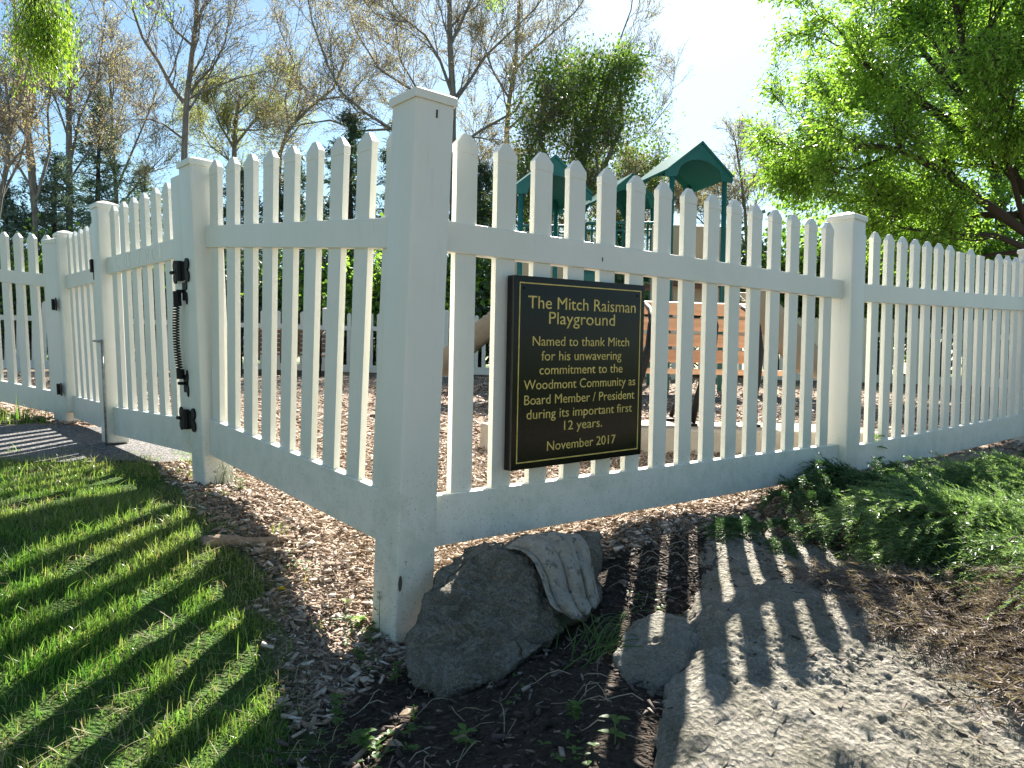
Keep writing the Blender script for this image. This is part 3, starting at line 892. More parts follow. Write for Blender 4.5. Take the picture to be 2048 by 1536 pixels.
# thin straw and stems lying about
def straws(name, XY, matl, seed, L0=.04, L1=.14, rr=.0011):
    r = np.random.default_rng(seed); m_ = MB()
    for x, y in XY:
        L = r.uniform(L0, L1); a = r.uniform(0, 6.28); b = r.normal(0, .5)
        pts = []
        for k in range(5):
            q = k/4-.5; aa = a+b*q
            X, Y = x+math.cos(aa)*L*q, y+math.sin(aa)*L*q
            pts.append((X, Y, h(X, Y)+.012+.012*math.sin(k*1.3+x*50)))
        m_.tube(pts, rr, 4, False)
    return m_.build(name, matl)
STRAW = islmat('dry_stem', [(0, (.22, .16, .10)), (1, (.45, .37, .27))])
XY = zone_pts(1400, -1.1, 1.4, -1.0, .9, r)
g_ = sd_poly(XY, GRASS)
tag(straws('dry_stems', XY[g_ > -.05][:420], STRAW, 5), kind='stuff', label='thin dry stems scattered over the mulch', cat='litter')

# ------------------------------------------------------------------ grass
def blades(name, XY, hmin, hmax, wmin, wmax, matl, seed, leanx=.35):
    r = np.random.default_rng(seed); n = len(XY)
    z = H(XY[:, 0], XY[:, 1])-.004
    Ht = r.uniform(hmin, hmax, n)*(1+.9*(r.random(n) < .06)); W = r.uniform(wmin, wmax, n)
    a = r.uniform(0, 2*math.pi, n); ld = r.uniform(0, 2*math.pi, n); lm = np.abs(r.normal(0, leanx, n))
    side = np.c_[np.cos(a), np.sin(a), np.zeros(n)]; ln = np.c_[np.cos(ld), np.sin(ld), np.zeros(n)]
    base = np.c_[XY, z]
    rows = []
    for tq, wq in ((0, 1), (.4, .85), (.75, .55), (1, .04)):
        c = base+ZUP[None]*(Ht*tq*(1-.25*lm*tq))[:, None]+ln*(Ht*lm*tq**2)[:, None]
        rows += [c-side*(W*wq/2)[:, None], c+side*(W*wq/2)[:, None]]
    V = np.stack(rows, 1)
    Fb = np.array([(0, 1, 3, 2), (2, 3, 5, 4), (4, 5, 7, 6)])
    F = (np.arange(n)[:, None, None]*8+Fb[None]).reshape(-1, 4)
    return link(name, npmesh(name, V.reshape(-1, 3), F), matl)
GRM = leafmat('grass_blade', [(0, (.045, .125, .02)), (.55, (.075, .195, .03)), (.85, (.125, .25, .05)), (1, (.33, .29, .15))], .5, .32, 1.5)
r = np.random.default_rng(21)
XY = zone_pts(900000, -4.5, .1, -1.4, 2.2, r)
dist = np.linalg.norm(XY-CAM[:2], axis=1)
XY = XY[r.random(len(XY)) < np.clip((2.3/dist)**1.3, 0, 1)]
g_ = sd_poly(XY, GRASS)+jit(XY)
cl = vnoise(XY, 7, 11); cl2 = vnoise(XY, 2.6, 4)
bare = (vnoise(XY, 3.3, 31) > .20)
prob = np.clip((-g_)/.22+.1, 0, 1)*np.clip(.62+.9*cl+.35*cl2, .10, 1)*np.where(bare, .18, 1)
# a few tufts stray into the mulch
stray = (g_ > 0) & (g_ < .22) & (vnoise(XY, 9, 17) > .38)
keep = (r.random(len(XY)) < prob) | (stray & (r.random(len(XY)) < .35))
tag(blades('grass', XY[keep], .011, .040, .0016, .0036, GRM, 22, .6), kind='stuff', label='green lawn grass striped by the picket shadows', cat='grass')
XY = zone_pts(26000, -3.5, .2, -1.4, 1.9, r)
g_ = sd_poly(XY, GRASS)+jit(XY)
XY = XY[(g_ < .12) & (vnoise(XY, 4.1, 51) > -.05)]
THATCH = leafmat('dry_blade', [(0, (.16, .12, .06)), (.6, (.30, .24, .14)), (1, (.46, .40, .27))], .35, .6, 1.15)
tag(blades('dry_grass', XY, .02, .05, .0016, .0032, THATCH, 27, 2.2), kind='stuff', label='dry straw-coloured blades among the lawn grass', cat='grass')
XY = zone_pts(9000, -5.5, -2.5, 2.6, 4.0, r)
g_ = sd_poly(XY, GRASS2)
tag(blades('grass', XY[g_ < .02], .04, .12, .004, .008, GRM, 23), kind='stuff', label='grass strip between the path and the left fence', cat='grass')

# ------------------------------------------------------------------ weeds and small plants
def leaf_fan(m_, c, n, L, W, tilt, seed, up=0.0):
    """n pointed leaves spreading from c"""
    r = np.random.default_rng(seed)
    for k in range(n):
        a = 2*math.pi*k/n+r.normal(0, .2); tl = tilt+r.normal(0, .12); l = L*r.uniform(.8, 1.15)
        dx = np.array([math.cos(a)*math.cos(tl), math.sin(a)*math.cos(tl), math.sin(tl)]); sd = np.array([-math.sin(a), math.cos(a), 0])
        nm = np.cross(dx, sd)
        pr = [(0, .04), (.25, .75), (.5, 1), (.78, .6), (1, .03)]
        vs_ = []
        for q, w_ in pr:
            p = np.array(c)+dx*l*q-ZUP*l*.18*q*q
            vs_ += [p-sd*W/2*w_+nm*W*.12*w_, p, p+sd*W/2*w_+nm*W*.12*w_]
        fs_ = []
        for i in range(len(pr)-1):
            a0 = i*3; fs_ += [(a0, a0+1, a0+4, a0+3), (a0+1, a0+2, a0+5, a0+4)]
        m_.add(vs_, fs_)
WEED = leafmat('weed_leaf', [(0, (.05, .12, .02)), (1, (.10, .19, .04))], .45)
PALE = leafmat('pale_leaf', [(0, (.20, .36, .03)), (1, (.28, .42, .05))], .55)
STEM = mat('green_stem', (.07, .12, .03), .6)
YEL = mat('yellow_petal', (.75, .52, .02), .6)

def weed(label, u, v, tiers, n, L, W, hgt, matl=WEED, seed=0, tilt=.25, group=None, name='weed'):
    c = gp(u, v); o = empty(name, c); tag(o, label, 'weed', group)
    st = MB(); st.tube([(0, 0, -.01), (.003, .002, hgt*.5), (.0, .004, hgt)], .0013, 5); st.build('stem', STEM, o)
    lv = MB()
    for k in range(tiers):
        q = (k+1)/tiers
        leaf_fan(lv, (0, .002, hgt*q), n, L*(1-.25*k/max(1, tiers)), W, tilt, seed+k)
    lv.build('leaves', matl, o)
    return o
weed('pale green maple seedling on the chips left of the corner post', 718, 1258, 1, 5, .026, .020, .03, PALE, 1, .1, name='seedling')
weed('upright weed with bright four-leaf top in the sliver of light at the bottom', 1228, 1500, 2, 4, .032, .016, .06, WEED, 3, .2)
weed('leafy weed in the shade at the bottom centre left of the boulder tip', 672, 1440, 3, 4, .026, .016, .05, WEED, 5)
weed('leafy weed below the boulder near the frame bottom', 930, 1502, 2, 3, .030, .018, .04, WEED, 8)
weed('tall twin-leaf weed against the left flank of the dark boulder', 792, 1368, 3, 3, .022, .014, .05, WEED, 12)
weed('low broad weed in the bottom shade nearest the grass', 730, 1508, 3, 4, .03, .018, .045, WEED, 15)
weed('small clover-like weed on the soil between boulder and small stone', 1150, 1440, 3, 4, .022, .016, .03, WEED, 19)
weed('bright yellow-green sprig poking from the shaded soil left of centre', 826, 1452, 3, 3, .016, .006, .04, PALE, 23, .6)
weed('single pale leaf sprout beside the corner post foot', 692, 1218, 1, 2, .02, .016, .02, PALE, 27, .5, name='seedling')
weed('low weed at the foot of the gate post on the chips', 480, 985, 3, 5, .03, .014, .05, WEED, 31)
r = np.random.default_rng(77)
XY = zone_pts(2600, -.5, .75, -1.1, .3, r)
XY = XY[(vnoise(XY, 5, 61) > .12) & (sd_poly(XY, GRASS) > .03)][:260]
ug = MB()
for k, (x, y) in enumerate(XY):
    leaf_fan(ug, (x, y, h(x, y)+.008+.012*r.random()), int(r.integers(2, 5)), r.uniform(.009, .02), r.uniform(.006, .012), r.uniform(.1, .6), 900+k)
tag(ug.build('undergrowth', WEED), kind='stuff', label='tiny weed seedlings scattered over the shaded soil', cat='weeds')
# dandelion
c = gp(563, 1192); dn = empty('dandelion', c); tag(dn, 'yellow dandelion flower at the edge of the lawn', 'flower')
st = MB(); st.tube([(0, 0, -.01), (0, 0, .022)], .0016, 6); st.build('stem', STEM, dn)
fl = MB(); leaf_fan(fl, (0, 0, .022), 22, .013, .004, .25, 3); leaf_fan(fl, (0, 0, .024), 14, .009, .004, .7, 4); fl.build('flower_head', YEL, dn)
# thin grassy weeds at the post feet
def wisps(label, u, v, n, hgt, spread, seed):
    c = gp(u, v); o = empty('weed', c); tag(o, label, 'weed')
    r = np.random.default_rng(seed); m_ = MB(); lv = MB()
    for k in range(n):
        x, y = r.normal(0, spread, 2); bx, by = r.normal(0, .02, 2); L = hgt*r.uniform(.5, 1)
        z0 = h(c[0]+x, c[1]+y)-c[2]
        pts = [(x, y, z0-.005), (x+bx*.4, y+by*.4, z0+L*.5), (x+bx, y+by, z0+L)]
        m_.tube(pts, [.0011, .0009, .0004], 4, False)
        for j in range(6):
            q = r.uniform(.25, 1); p = (x+bx*q, y+by*q, z0+L*q); leaf_fan(lv, p, 2, .012, .003, .6, int(r.integers(1e6)))
    m_.build('stem', STEM, o); lv.build('leaves', WEED, o)
wisps('thin wispy weeds growing against the corner post foot', 775, 1262, 16, .13, .018, 4)
wisps('thin wispy weeds beside the boulder right of the corner post foot', 800, 1240, 12, .15, .015, 8)
wisps('thin wispy weeds growing against the gate post foot', 450, 975, 14, .12, .03, 6)
# runners of grass between boulder and small stone
c = gp(1190, 1310); o = empty('grass_clump', c); tag(o, 'long trailing grass stems between the boulder and the small stone', 'grass')
m_ = MB(); r = np.random.default_rng(2)
for k in range(34):
    x, y = r.normal(0, .05), r.normal(0, .05); a = r.uniform(-.6, 2.2); L = r.uniform(.08, .22)
    pts = []
    for j in range(6):
        q = j/5; X, Y = x+math.cos(a)*L*q, y+math.sin(a)*L*q
        pts.append((X, Y, h(c[0]+X, c[1]+Y)-c[2]+.004+.05*math.sin(q*2.6)))
    m_.tube(pts, [.0016, .0016, .0014, .0012, .0009, .0004], 4, False)
m_.build('blades', leafmat('long_blade', [(0, (.05, .11, .02)), (1, (.10, .17, .04))], .3), o)
# fallen leaves on the shaded soil
DL = leafmat('dead_leaf', [(0, (.14, .09, .05)), (.5, (.24, .17, .10)), (1, (.34, .27, .18))], .2)
for lab, u, v, L, W in (('yellow-tan fallen leaf on the shaded soil, left of the others', 798, 1440, .05, .03), ('brown fallen leaf near the frame bottom under the boulder', 765, 1500, .045, .03),
                        ('grey-brown fallen leaf right of the brown one', 905, 1488, .05, .032)):
    c = gp(u, v); m_ = MB(); leaf_fan(m_, (0, 0, .012), 1, L, W, .05, u)
    o = m_.build('fallen_leaf', DL); o.location = c; tag(o, lab, 'leaf')
# surface root and broken stick on the mulch
WOODY = mat('weathered_wood', rough=.9); t = NT(WOODY)
t.base(t.mix(t.ramp(t.noise(1, 5, .7, vec=t.scale(t.obj(), (30, 90, 90))), [(.35, 0), (.7, 1)]), (.20, .13, .09), (.36, .27, .19)))
a_, b_ = gp(405, 1092), gp(592, 1082)
st = MB(); N = 12; pts = []
for k in range(N+1):
    q = k/N; p = a_*(1-q)+b_*q; p[2] = h(p[0], p[1])+.008+.004*math.sin(q*9); p[1] += .008*math.sin(q*7); pts.append(p)
c0 = pts[0].copy(); st.tube([p-c0 for p in pts], [.022, .023, .022, .02, .02, .018, .018, .017, .015, .013, .012, .010, .007], 9)
o = st.build('surface_root', WOODY, smooth=True); o.location = c0; tag(o, 'brown tree root crossing the mulch at the lawn edge', 'root')
def stick(lab, uv, rr):
    P_ = [gp(*q) for q in uv]; c0 = P_[0].copy(); m_ = MB()
    m_.tube([p-c0+ZUP*(.012 if i % 2 else .006) for i, p in enumerate(P_)], [rr*(1-.5*i/len(P_)) for i in range(len(P_))], 7)
    o = m_.build('stick', WOODY, smooth=True); o.location = c0; tag(o, lab, 'stick')
stick('long thin stick lying in the shade at the frame bottom left of centre', [(700, 1534), (740, 1500), (790, 1465), (812, 1458)], .006)
stick('thin stick lying on the chips before the left fence section', [(585, 1130), (620, 1095), (660, 1050)], .003)
stick('short stick lying at the mulch edge near the gate post', [(415, 1045), (455, 1038), (500, 1030)], .005)

# ------------------------------------------------------------------ junipers
def conifer_spray(n_br, spread, hgt, r, dirs=None, dens=26, L0=.35, nl=.018):
    """arching stems with flat feathery sprays; returns wood tubes MB and needle arrays"""
    wood = MB(); C = []; D = []; S_ = []
    for b in range(n_br):
        a = dirs(r) if dirs else r.uniform(0, 2*math.pi)
        L = spread*r.uniform(.55, 1.1); up = hgt*r.uniform(.4, 1.15)
        P0 = np.array([r.normal(0, .06), r.normal(0, .06), 0])
        pts = []
        for j in range(8):
            q = j/7
            pts.append(P0+np.array([math.cos(a)*L*q, math.sin(a)*L*q, up*math.sin(q*2.35)/.95*(1 if q < .7 else 1)-.02*q]))
        wood.tube(pts, [.006*(1-.85*j/7) for j in range(8)], 4, False)
        side = np.array([-math.sin(a), math.cos(a), 0])
        for j in range(dens):
            q = .22+.78*j/dens; k = min(int(q*7), 6); f_ = q*7-k
            p = pts[k]*(1-f_)+pts[k+1]*f_; tg = pts[k+1]-pts[k]; tg /= np.linalg.norm(tg)
            for sg in (-1, 1):
                l2 = L0*(.18+.45*(1-abs(q-.55)*1.2))*r.uniform(.5, 1)
                dv = tg*.75+side*sg*r.uniform(.4, .9)+ZUP*r.normal(.12, .2); dv /= np.linalg.norm(dv)
                m = max(4, int(l2/.008))
                for i in range(m):
                    qq = (i+1)/m
                    pp = p+dv*l2*qq-ZUP*l2*.25*qq*qq
                    sp_ = np.cross(dv, ZUP+.4*r.normal(0, 1, 3)); sp_ /= np.linalg.norm(sp_)
                    for s2 in (-1, 1):
                        C.append(pp); D.append(dv*.9+sp_*s2*.7+r.normal(0, .18, 3)); S_.append(nl*r.uniform(.7, 1.3)*(1.1-.5*qq))
    return wood, np.array(C), np.array(D), np.array(S_)

def needles(C, D, S_, r, wr=.16):
    D = D/np.linalg.norm(D, axis=1)[:, None]; X = np.cross(D, r.normal(0, 1, D.shape)); X /= np.linalg.norm(X, axis=1)[:, None]
    V = np.stack([C-X*(S_*wr/2)[:, None], C+X*(S_*wr/2)[:, None], C+D*S_[:, None]+X*(S_*wr*.15)[:, None], C+D*S_[:, None]-X*(S_*wr*.15)[:, None]], 1)
    n = len(C); F = np.arange(n*4).reshape(n, 4)
    return V.reshape(-1, 3), F
JUN = leafmat('juniper_needles', [(0, (.05, .105, .04)), (.6, (.115, .195, .075)), (1, (.26, .35, .16))], .4, .4, 1.3)
JDK = leafmat('juniper_dark', [(0, (.02, .055, .02)), (.6, (.045, .10, .035)), (1, (.09, .17, .06))], .3, .45, 1.2)
JBR = leafmat('dead_juniper', [(0, (.10, .07, .058)), (.6, (.22, .165, .14)), (1, (.42, .34, .295))], .2, .7, 1.1)
TWIG = mat('twig_bark', (.11, .075, .055), .9)
def juniper(label, x, y, n, spread, hgt, matl, seed, dirs=None, name='juniper_shrub', cat='shrub', dens=26, L0=.35, nl=.018, wr=.22, z=None):
    r = np.random.default_rng(seed); z0 = h(x, y) if z is None else z
    o = empty(name, (x, y, z0)); tag(o, label, cat)
    wd, C, D, S_ = conifer_spray(n, spread, hgt, r, dirs, dens, L0, nl)
    # keep the sprays on the near side of the fence boards and above the soil
    W = C+np.array([x, y, z0])
    side = (W[:, :2]@nR[:2])
    okk = (side > .035) & (W[:, 2] > H(W[:, 0], W[:, 1])-.03)
    C, D, S_ = C[okk], D[okk], S_[okk]
    wv = np.array(wd.v); wv[:, 2] = np.maximum(wv[:, 2], -.05)
    sd_ = (wv[:, :2]+np.array([x, y]))@nR[:2]
    wv[:, :2] += np.maximum(0, .05-sd_)[:, None]*nR[None, :2]
    wd.v = [tuple(a) for a in wv]
    wd.build('branches', TWIG, o, smooth=True)
    V, F = needles(C, D, S_, r, wr)
    link('foliage', npmesh('foliage', V, F), matl, o)
    return o
juniper('bushy dark green juniper hugging the foot of the second fence post', 1.88, 1.22, 34, .32, .13, JDK, 1, L0=.24)
juniper('low dark juniper at the left end of the green bed', 1.66, .96, 26, .25, .12, JDK, 2, L0=.22)
juniper('bright feathery juniper sweeping across the right edge', 2.52, .92, 48, .62, .20, JUN, 3, lambda r: r.normal(3.5, .7), L0=.40)
juniper('green juniper along the fence at the far right', 3.05, 1.62, 46, .52, .13, JUN, 4, lambda r: r.normal(3.6, 1.0), L0=.34)
juniper('juniper under the far right fence post', 3.75, 2.30, 38, .45, .14, JDK, 5, L0=.32)
juniper('feathery bright juniper in front of the others at the right edge', 2.08, .30, 50, .62, .25, JUN, 6, lambda r: r.normal(3.2, .75), L0=.42)
juniper('small green juniper sprig on top of the granite rock', 1.20, .62, 9, .20, .08, JDK, 7, L0=.16, z=-.09)
juniper('brown dead juniper spread over the right end of the granite rock', 1.72, .10, 18, .60, .08, JBR, 8, lambda r: r.normal(3.8, .6), L0=.40, wr=.15, nl=.022, z=-.13, dens=13)
juniper('brown dead juniper fronds drooping at the right edge', 1.95, -.14, 22, .50, .18, JBR, 9, lambda r: r.normal(3.5, .7), L0=.40, wr=.15, nl=.022, z=-.18, dens=13)
juniper('brown dead juniper sprays over the lower right rock', 1.84, -.30, 15, .62, .08, JBR, 10, lambda r: r.normal(3.3, .5), L0=.40, wr=.15, nl=.022, z=-.2, dens=13)
weed('maple sapling with light leaves growing through the fence right of the second post', 1752, 935, 3, 4, .06, .045, .16, WEED, 41, .1, name='seedling')

# ------------------------------------------------------------------ playground
PG = mat('green_powder_coat', (.012, .13, .115), .4, .5)
t = NT(PG); t.base(t.mix(t.ramp(t.noise(4, 4, vec=t.obj()), [(.4, 0), (.7, .4)]), (.010, .12, .105), (.03, .17, .15)))
TANP = mat('tan_plastic', (.46, .36, .24), .5); t = NT(TANP); t.base(t.mix(t.ramp(t.noise(2.5, 4, vec=t.obj()), [(.4, 0), (.7, .4)]), (.46, .36, .24), (.52, .43, .31)))
DECK = mat('brown_deck', (.12, .07, .05), .7)
ps = empty('play_structure', (1.6, 9.4, h(1.6, 9.4)))
tag(ps, 'playground climbing structure with green gable roofs and tan slides', 'playset')
pso = np.array([1.6, 9.4, h(1.6, 9.4)]); loc = lambda v: v-pso
def roof(apex, gdir, rdir, wl, wr, drop, depth, arch=True):
    """gable roof shell: apex near end, gable half-widths, ridge length depth"""
    a = np.array(apex, float); g = np.array(gdir, float); rd_ = np.array(rdir, float)
    th = .03; m_ = MB()
    for sgn, wd in ((-1, wl), (1, wr)):
        e = a+g*sgn*wd-ZUP*drop
        nrm = np.cross(e-a, rd_); nrm /= np.linalg.norm(nrm); nrm *= 1 if nrm[2] > 0 else -1
        vs_ = [a, e, e+rd_*depth, a+rd_*depth]; vs_ += [p-nrm*th for p in vs_]
        m_.add(vs_, [(0, 1, 2, 3), (7, 6, 5, 4), (0, 4, 5, 1), (1, 5, 6, 2), (2, 6, 7, 3), (3, 7, 4, 0)])
    ro = m_.build('roof', PG, ps, fn=loc)
    for off in (.02, depth-.05):
        ga = MB()
        o = a+rd_*off-ZUP*.035
        N = 14
        outer = [(-wl, -drop), (0, 0), (wr, -drop)]
        # gable board with an arch cut out of it
        lo = [(-wl*.78+(wl+wr)*.78*k/N, 0) for k in range(N+1)]
        arch_pts = []
        for k in range(N+1):
            q = -1+2*k/N; xx = q*(wl+wr)*.34+(wr-wl)/2
            arch_pts.append((xx, -drop-.05+.60*drop*math.sqrt(max(0, 1-q*q))))
        top_pts = []
        for xx, _z in arch_pts:
            top_pts.append((xx, -drop*(abs(xx)/(wl if xx < 0 else wr))))
        strip_t = [(-wl, -drop)]+top_pts+[(wr, -drop)]; strip_b = [(-wl*.99, -drop-.06)]+arch_pts+[(wr*.99, -drop-.06)]
        vs_ = []; fs_ = []
        for (x0, z0), (x1, z1) in zip(strip_t, strip_b):
            for yy in (0, .025):
                vs_ += [o+g*x0+ZUP*z0+rd_*yy, o+g*x1+ZUP*z1+rd_*yy]
        n = len(strip_t)
        for k in range(n-1):
            b = k*4; fs_ += [(b, b+1, b+5, b+4), (b+2, b+6, b+7, b+3), (b, b+4, b+6, b+2), (b+1, b+3, b+7, b+5)]
        fs_ += [(0, 2, 3, 1), ((n-1)*4, (n-1)*4+1, (n-1)*4+3, (n-1)*4+2)]
        ga.add(vs_, fs_)
        ga.build('gable_board', PG, ro, fn=loc)
    return ro
def pole(p, z0, z1, rr=.045, matl=PG, name='post'):
    m_ = MB(); m_.tube([(p[0], p[1], z0), (p[0], p[1], z1)], rr, 12); return m_.build(name, matl, ps, smooth=True, fn=loc)
# main roof, right
rd1 = np.array([-.31, .95, 0]); rd1 /= np.linalg.norm(rd1); gd1 = np.array([rd1[1], -rd1[0], 0])
A1 = at(1406, 281, 8.8)
roof(A1, gd1, rd1, .56, .52, .45, 1.08)
# second roof, middle
A2 = at(1266, 346, 10.6); roof(A2, gd1, rd1, .56, .52, .45, 1.1)
# third roof, left
A3 = at(1112, 308, 8.0); roof(A3, gd1, rd1, .56, .54, .46, 1.1)
for A_, u_list in ((A1, (-.44, .41)), (A2, (-.43, .41)), (A3, (-.45, .41))):
    for s_ in u_list:
        for dq in (.06, 1.02):
            p = A_+gd1*s_+rd1*dq
            pole(p, h(p[0], p[1])-.05, A_[2]-.45*abs(s_)/.54-.02, .036)
# decks
for A_, z in ((A1, 1.75), (A2, 1.55), (A3, 1.45)):
    m_ = MB(); c = A_+rd1*.54; m_.box((c[0], c[1], z), (.9, 1.0, .07), gd1, rd1, ZUP); m_.build('deck', DECK, ps, .01, fn=loc)
# rails between the decks
def barrier(u0, u1, v0, v1, y, nb, matl=PG):
    a, b = at(u0, v0, y), at(u1, v0, y); zl = at(u0, v1, y)[2]
    m_ = MB(); m_.tube([a, b], .022, 8); m_.tube([a-ZUP*.11, b-ZUP*.11], .018, 8); m_.tube([(a[0], a[1], zl), (b[0], b[1], zl)], .022, 8)
    for k in range(nb+1):
        q = k/nb; p = a*(1-q)+b*q; m_.tube([p, (p[0], p[1], zl)], .016, 6)
    return m_.build('barrier', matl, ps, smooth=True, fn=loc)
barrier(1172, 1308, 446, 545, 9.6, 11); barrier(1040, 1130, 452, 545, 10.3, 7)
def panel(u0, u1, v0, v1, y, th=.06, matl=TANP):
    a = at(u0, v0, y); b = at(u1, v0, y); zl = at(u0, v1, y)[2]
    m_ = MB(); c = (a+b)/2; d = b-a; L = np.linalg.norm(d[:2]); d = np.array([d[0], d[1], 0])/L
    m_.box((c[0], c[1], (a[2]+zl)/2), (L, th, a[2]-zl), d, np.array([-d[1], d[0], 0]), ZUP)
    return m_.build('panel', matl, ps, .02, 3, fn=loc)
panel(1304, 1378, 449, 612, 9.0); panel(1384, 1470, 452, 612, 9.25); panel(1022, 1128, 524, 700, 9.9); panel(1476, 1545, 585, 690, 9.3)
panel(1165, 1190, 545, 660, 9.4, matl=PG)
# climbing chain
for u in (1345, 1404):
    m_ = MB()
    for k in range(26):
        p = at(u, 560+k*4, 8.7); m_.tube([p+np.array([.012*math.cos(a), 0, .018*math.sin(a)]) if k % 2 else p+np.array([0, .012*math.cos(a), .018*math.sin(a)]) for a in np.linspace(0, 6.283, 9)], .004, 4, False)
    m_.build('chain', STEEL, ps, fn=loc)
# slides: U-shaped chutes
def slide(path_uvy, wdt, side):
    P_ = [at(*q) for q in path_uvy]
    m_ = MB(); prof = [(-1, .30), (-1.08, .33), (-1.12, .28), (-1.0, -.03), (0, -.06), (1.0, -.03), (1.12, .28), (1.08, .33), (1, .30), (.9, .03), (0, 0), (-.9, .03)]
    vs_ = []; side = np.array(side, float)
    for p in P_:
        for a, b in prof: vs_.append(p+side*a*wdt/2+ZUP*b*wdt*1.1)
    n = len(prof); fs_ = [tuple(range(n)), tuple(range((len(P_)-1)*n, len(P_)*n))[::-1]]
    for i in range(len(P_)-1):
        for k in range(n):
            a, b = i*n+k, i*n+(k+1) % n; fs_.append((a, b, b+n, a+n))
    m_.add(vs_, fs_)
    return m_.build('slide', TANP, ps, smooth=True, fn=loc)
slide([(1080, 600, 8.9), (1040, 618, 8.7), (985, 664, 8.4), (948, 690, 8.2), (915, 720, 8.0), (885, 745, 7.9), (850, 757, 7.8), (820, 760, 7.8)], .55, (.35, .94, 0))
slide([(1490, 600, 8.7), (1530, 640, 8.4), (1575, 690, 8.2), (1610, 735, 8.0), (1640, 752, 7.9), (1665, 756, 7.9)], .55, (-.35, .94, 0))

# ---- orange slatted bench on its concrete pad
CONC = mat('concrete', rough=.95); t = NT(CONC)
c = t.mix(t.ramp(t.noise(6, 6, .7, vec=t.obj()), [(.35, 0), (.7, 1)]), (.34, .29, .23), (.47, .42, .35))
c = t.mix(t.ramp(t.noise(90, 4, .7, vec=t.obj()), [(.55, 0), (.75, .5)]), c, (.2, .165, .13)); t.base(c); t.bump(t.noise(120, 4, vec=t.obj()), .4, .004)
sb = MB()
oa = [(.16, 2.02), (.10, 2.16), (.30, 2.62), (2.30, 2.62), (2.42, 2.30), (2.30, 2.00)]
zt_ = .205
n = len(oa)
sb.add([(x, y, -.1) for x, y in oa]+[(x, y, zt_) for x, y in oa], [tuple(range(n))[::-1], tuple(range(n, 2*n))]+[(i, (i+1) % n, n+(i+1) % n, n+i) for i in range(n)])
o = sb.build('concrete_pad', CONC, None, .015, 2); tag(o, 'low tan concrete pad behind the plaque, under the orange bench', 'slab')
ORG = mat('orange_recycled_plastic', (.52, .22, .09), .55); t = NT(ORG)
t.base(t.mix(t.ramp(t.noise(1, 4, vec=t.scale(t.obj(), (4, 60, 60))), [(.4, 0), (.7, 1)]), (.58, .31, .175), (.68, .41, .26)))
def bench(label, cx, cy, z0, rz, L, slat_mat, frames, nback, hs=.30, hb=.69, name='park_bench'):
    o = empty(name, (cx, cy, z0), rz); tag(o, label, 'bench')
    step = (hb-hs-.03)/nback
    for k in range(nback):
        z = hs+.045+step*(k+.5); y = .10+.11*(z-hs)/(hb-hs)
        m_ = MB(); m_.box((0, y, z), (L, .030, step*.80), (1, 0, 0), (0, .97, .24), (0, -.24, .97)); m_.build('back_slat', slat_mat, o, .006, 2)
    for k in range(4):
        m_ = MB(); m_.box((0, -.22+.095*k, hs), (L, .082, .032)); m_.build('seat_slat', slat_mat, o, .006, 2)
    for fx, sp_ in frames:
        m_ = MB(); X = lambda y, z: (fx+sp_*(z-hb*.6), y, z)
        # front leg rising in a bow and sweeping back as the arm; rear leg; two cross members
        m_.tube([X(.03, hb-.03), X(-.10, hb-.07), X(-.21, hb-.16), X(-.265, hb-.30), X(-.25, hs-.02), X(-.22, hs*.55), X(-.235, .02)], [.014, .016, .019, .021, .021, .019, .021], 8)
        m_.tube([X(.16, .03), X(.10, hs*.6), X(.09, hs), X(.17, hs+.2), X(.22, hb-.03)], [.015, .013, .013, .012, .010], 8)
        m_.tube([X(-.25, hs-.03), X(.09, hs-.03)], .012, 8)
        m_.tube([X(-.16, hs+.02), X(-.215, hs+.14), X(-.15, hb-.15)], .010, 6)
        f0 = X(-.235, .008); f1_ = X(.16, .008)
        m_.box(f0, (.05, .07, .014)); m_.box(f1_, (.05, .07, .014))
        m_.build('bench_frame', BLACK, o, smooth=True)
    return o
bench('orange slatted bench with black looped arms behind the plaque', 1.30, 2.45, .205, R(6), 1.0, ORG, ((-.29, .22), (.08, .24), (.36, .03)), 4, .31, .735)
BRN = mat('brown_slat', (.20, .10, .055), .6); t = NT(BRN); t.base(t.mix(t.ramp(t.noise(1, 4, vec=t.scale(t.obj(), (3, 50, 50))), [(.4, 0), (.7, 1)]), (.19, .095, .05), (.30, .16, .09)))
pb = at(570, 752, 12.2)
bench('brown slatted park bench standing before the far fence', pb[0], pb[1], h(pb[0], pb[1]), R(-4), 1.5, BRN, ((-.74, 0), (.74, 0)), 5, .42, .88)
TIM = mat('timber_edge', (.09, .075, .06), .9)
ed = MB(); e0, e1 = at(420, 757, 12.7), at(660, 754, 12.75); mid = (e0+e1)/2
ed.box((mid[0], mid[1], h(mid[0], mid[1])+.05), (np.linalg.norm(e1-e0), .12, .12)); o = ed.build('timber_edging', TIM, None, .01); tag(o, 'dark timber edging under the brown bench', 'edging')

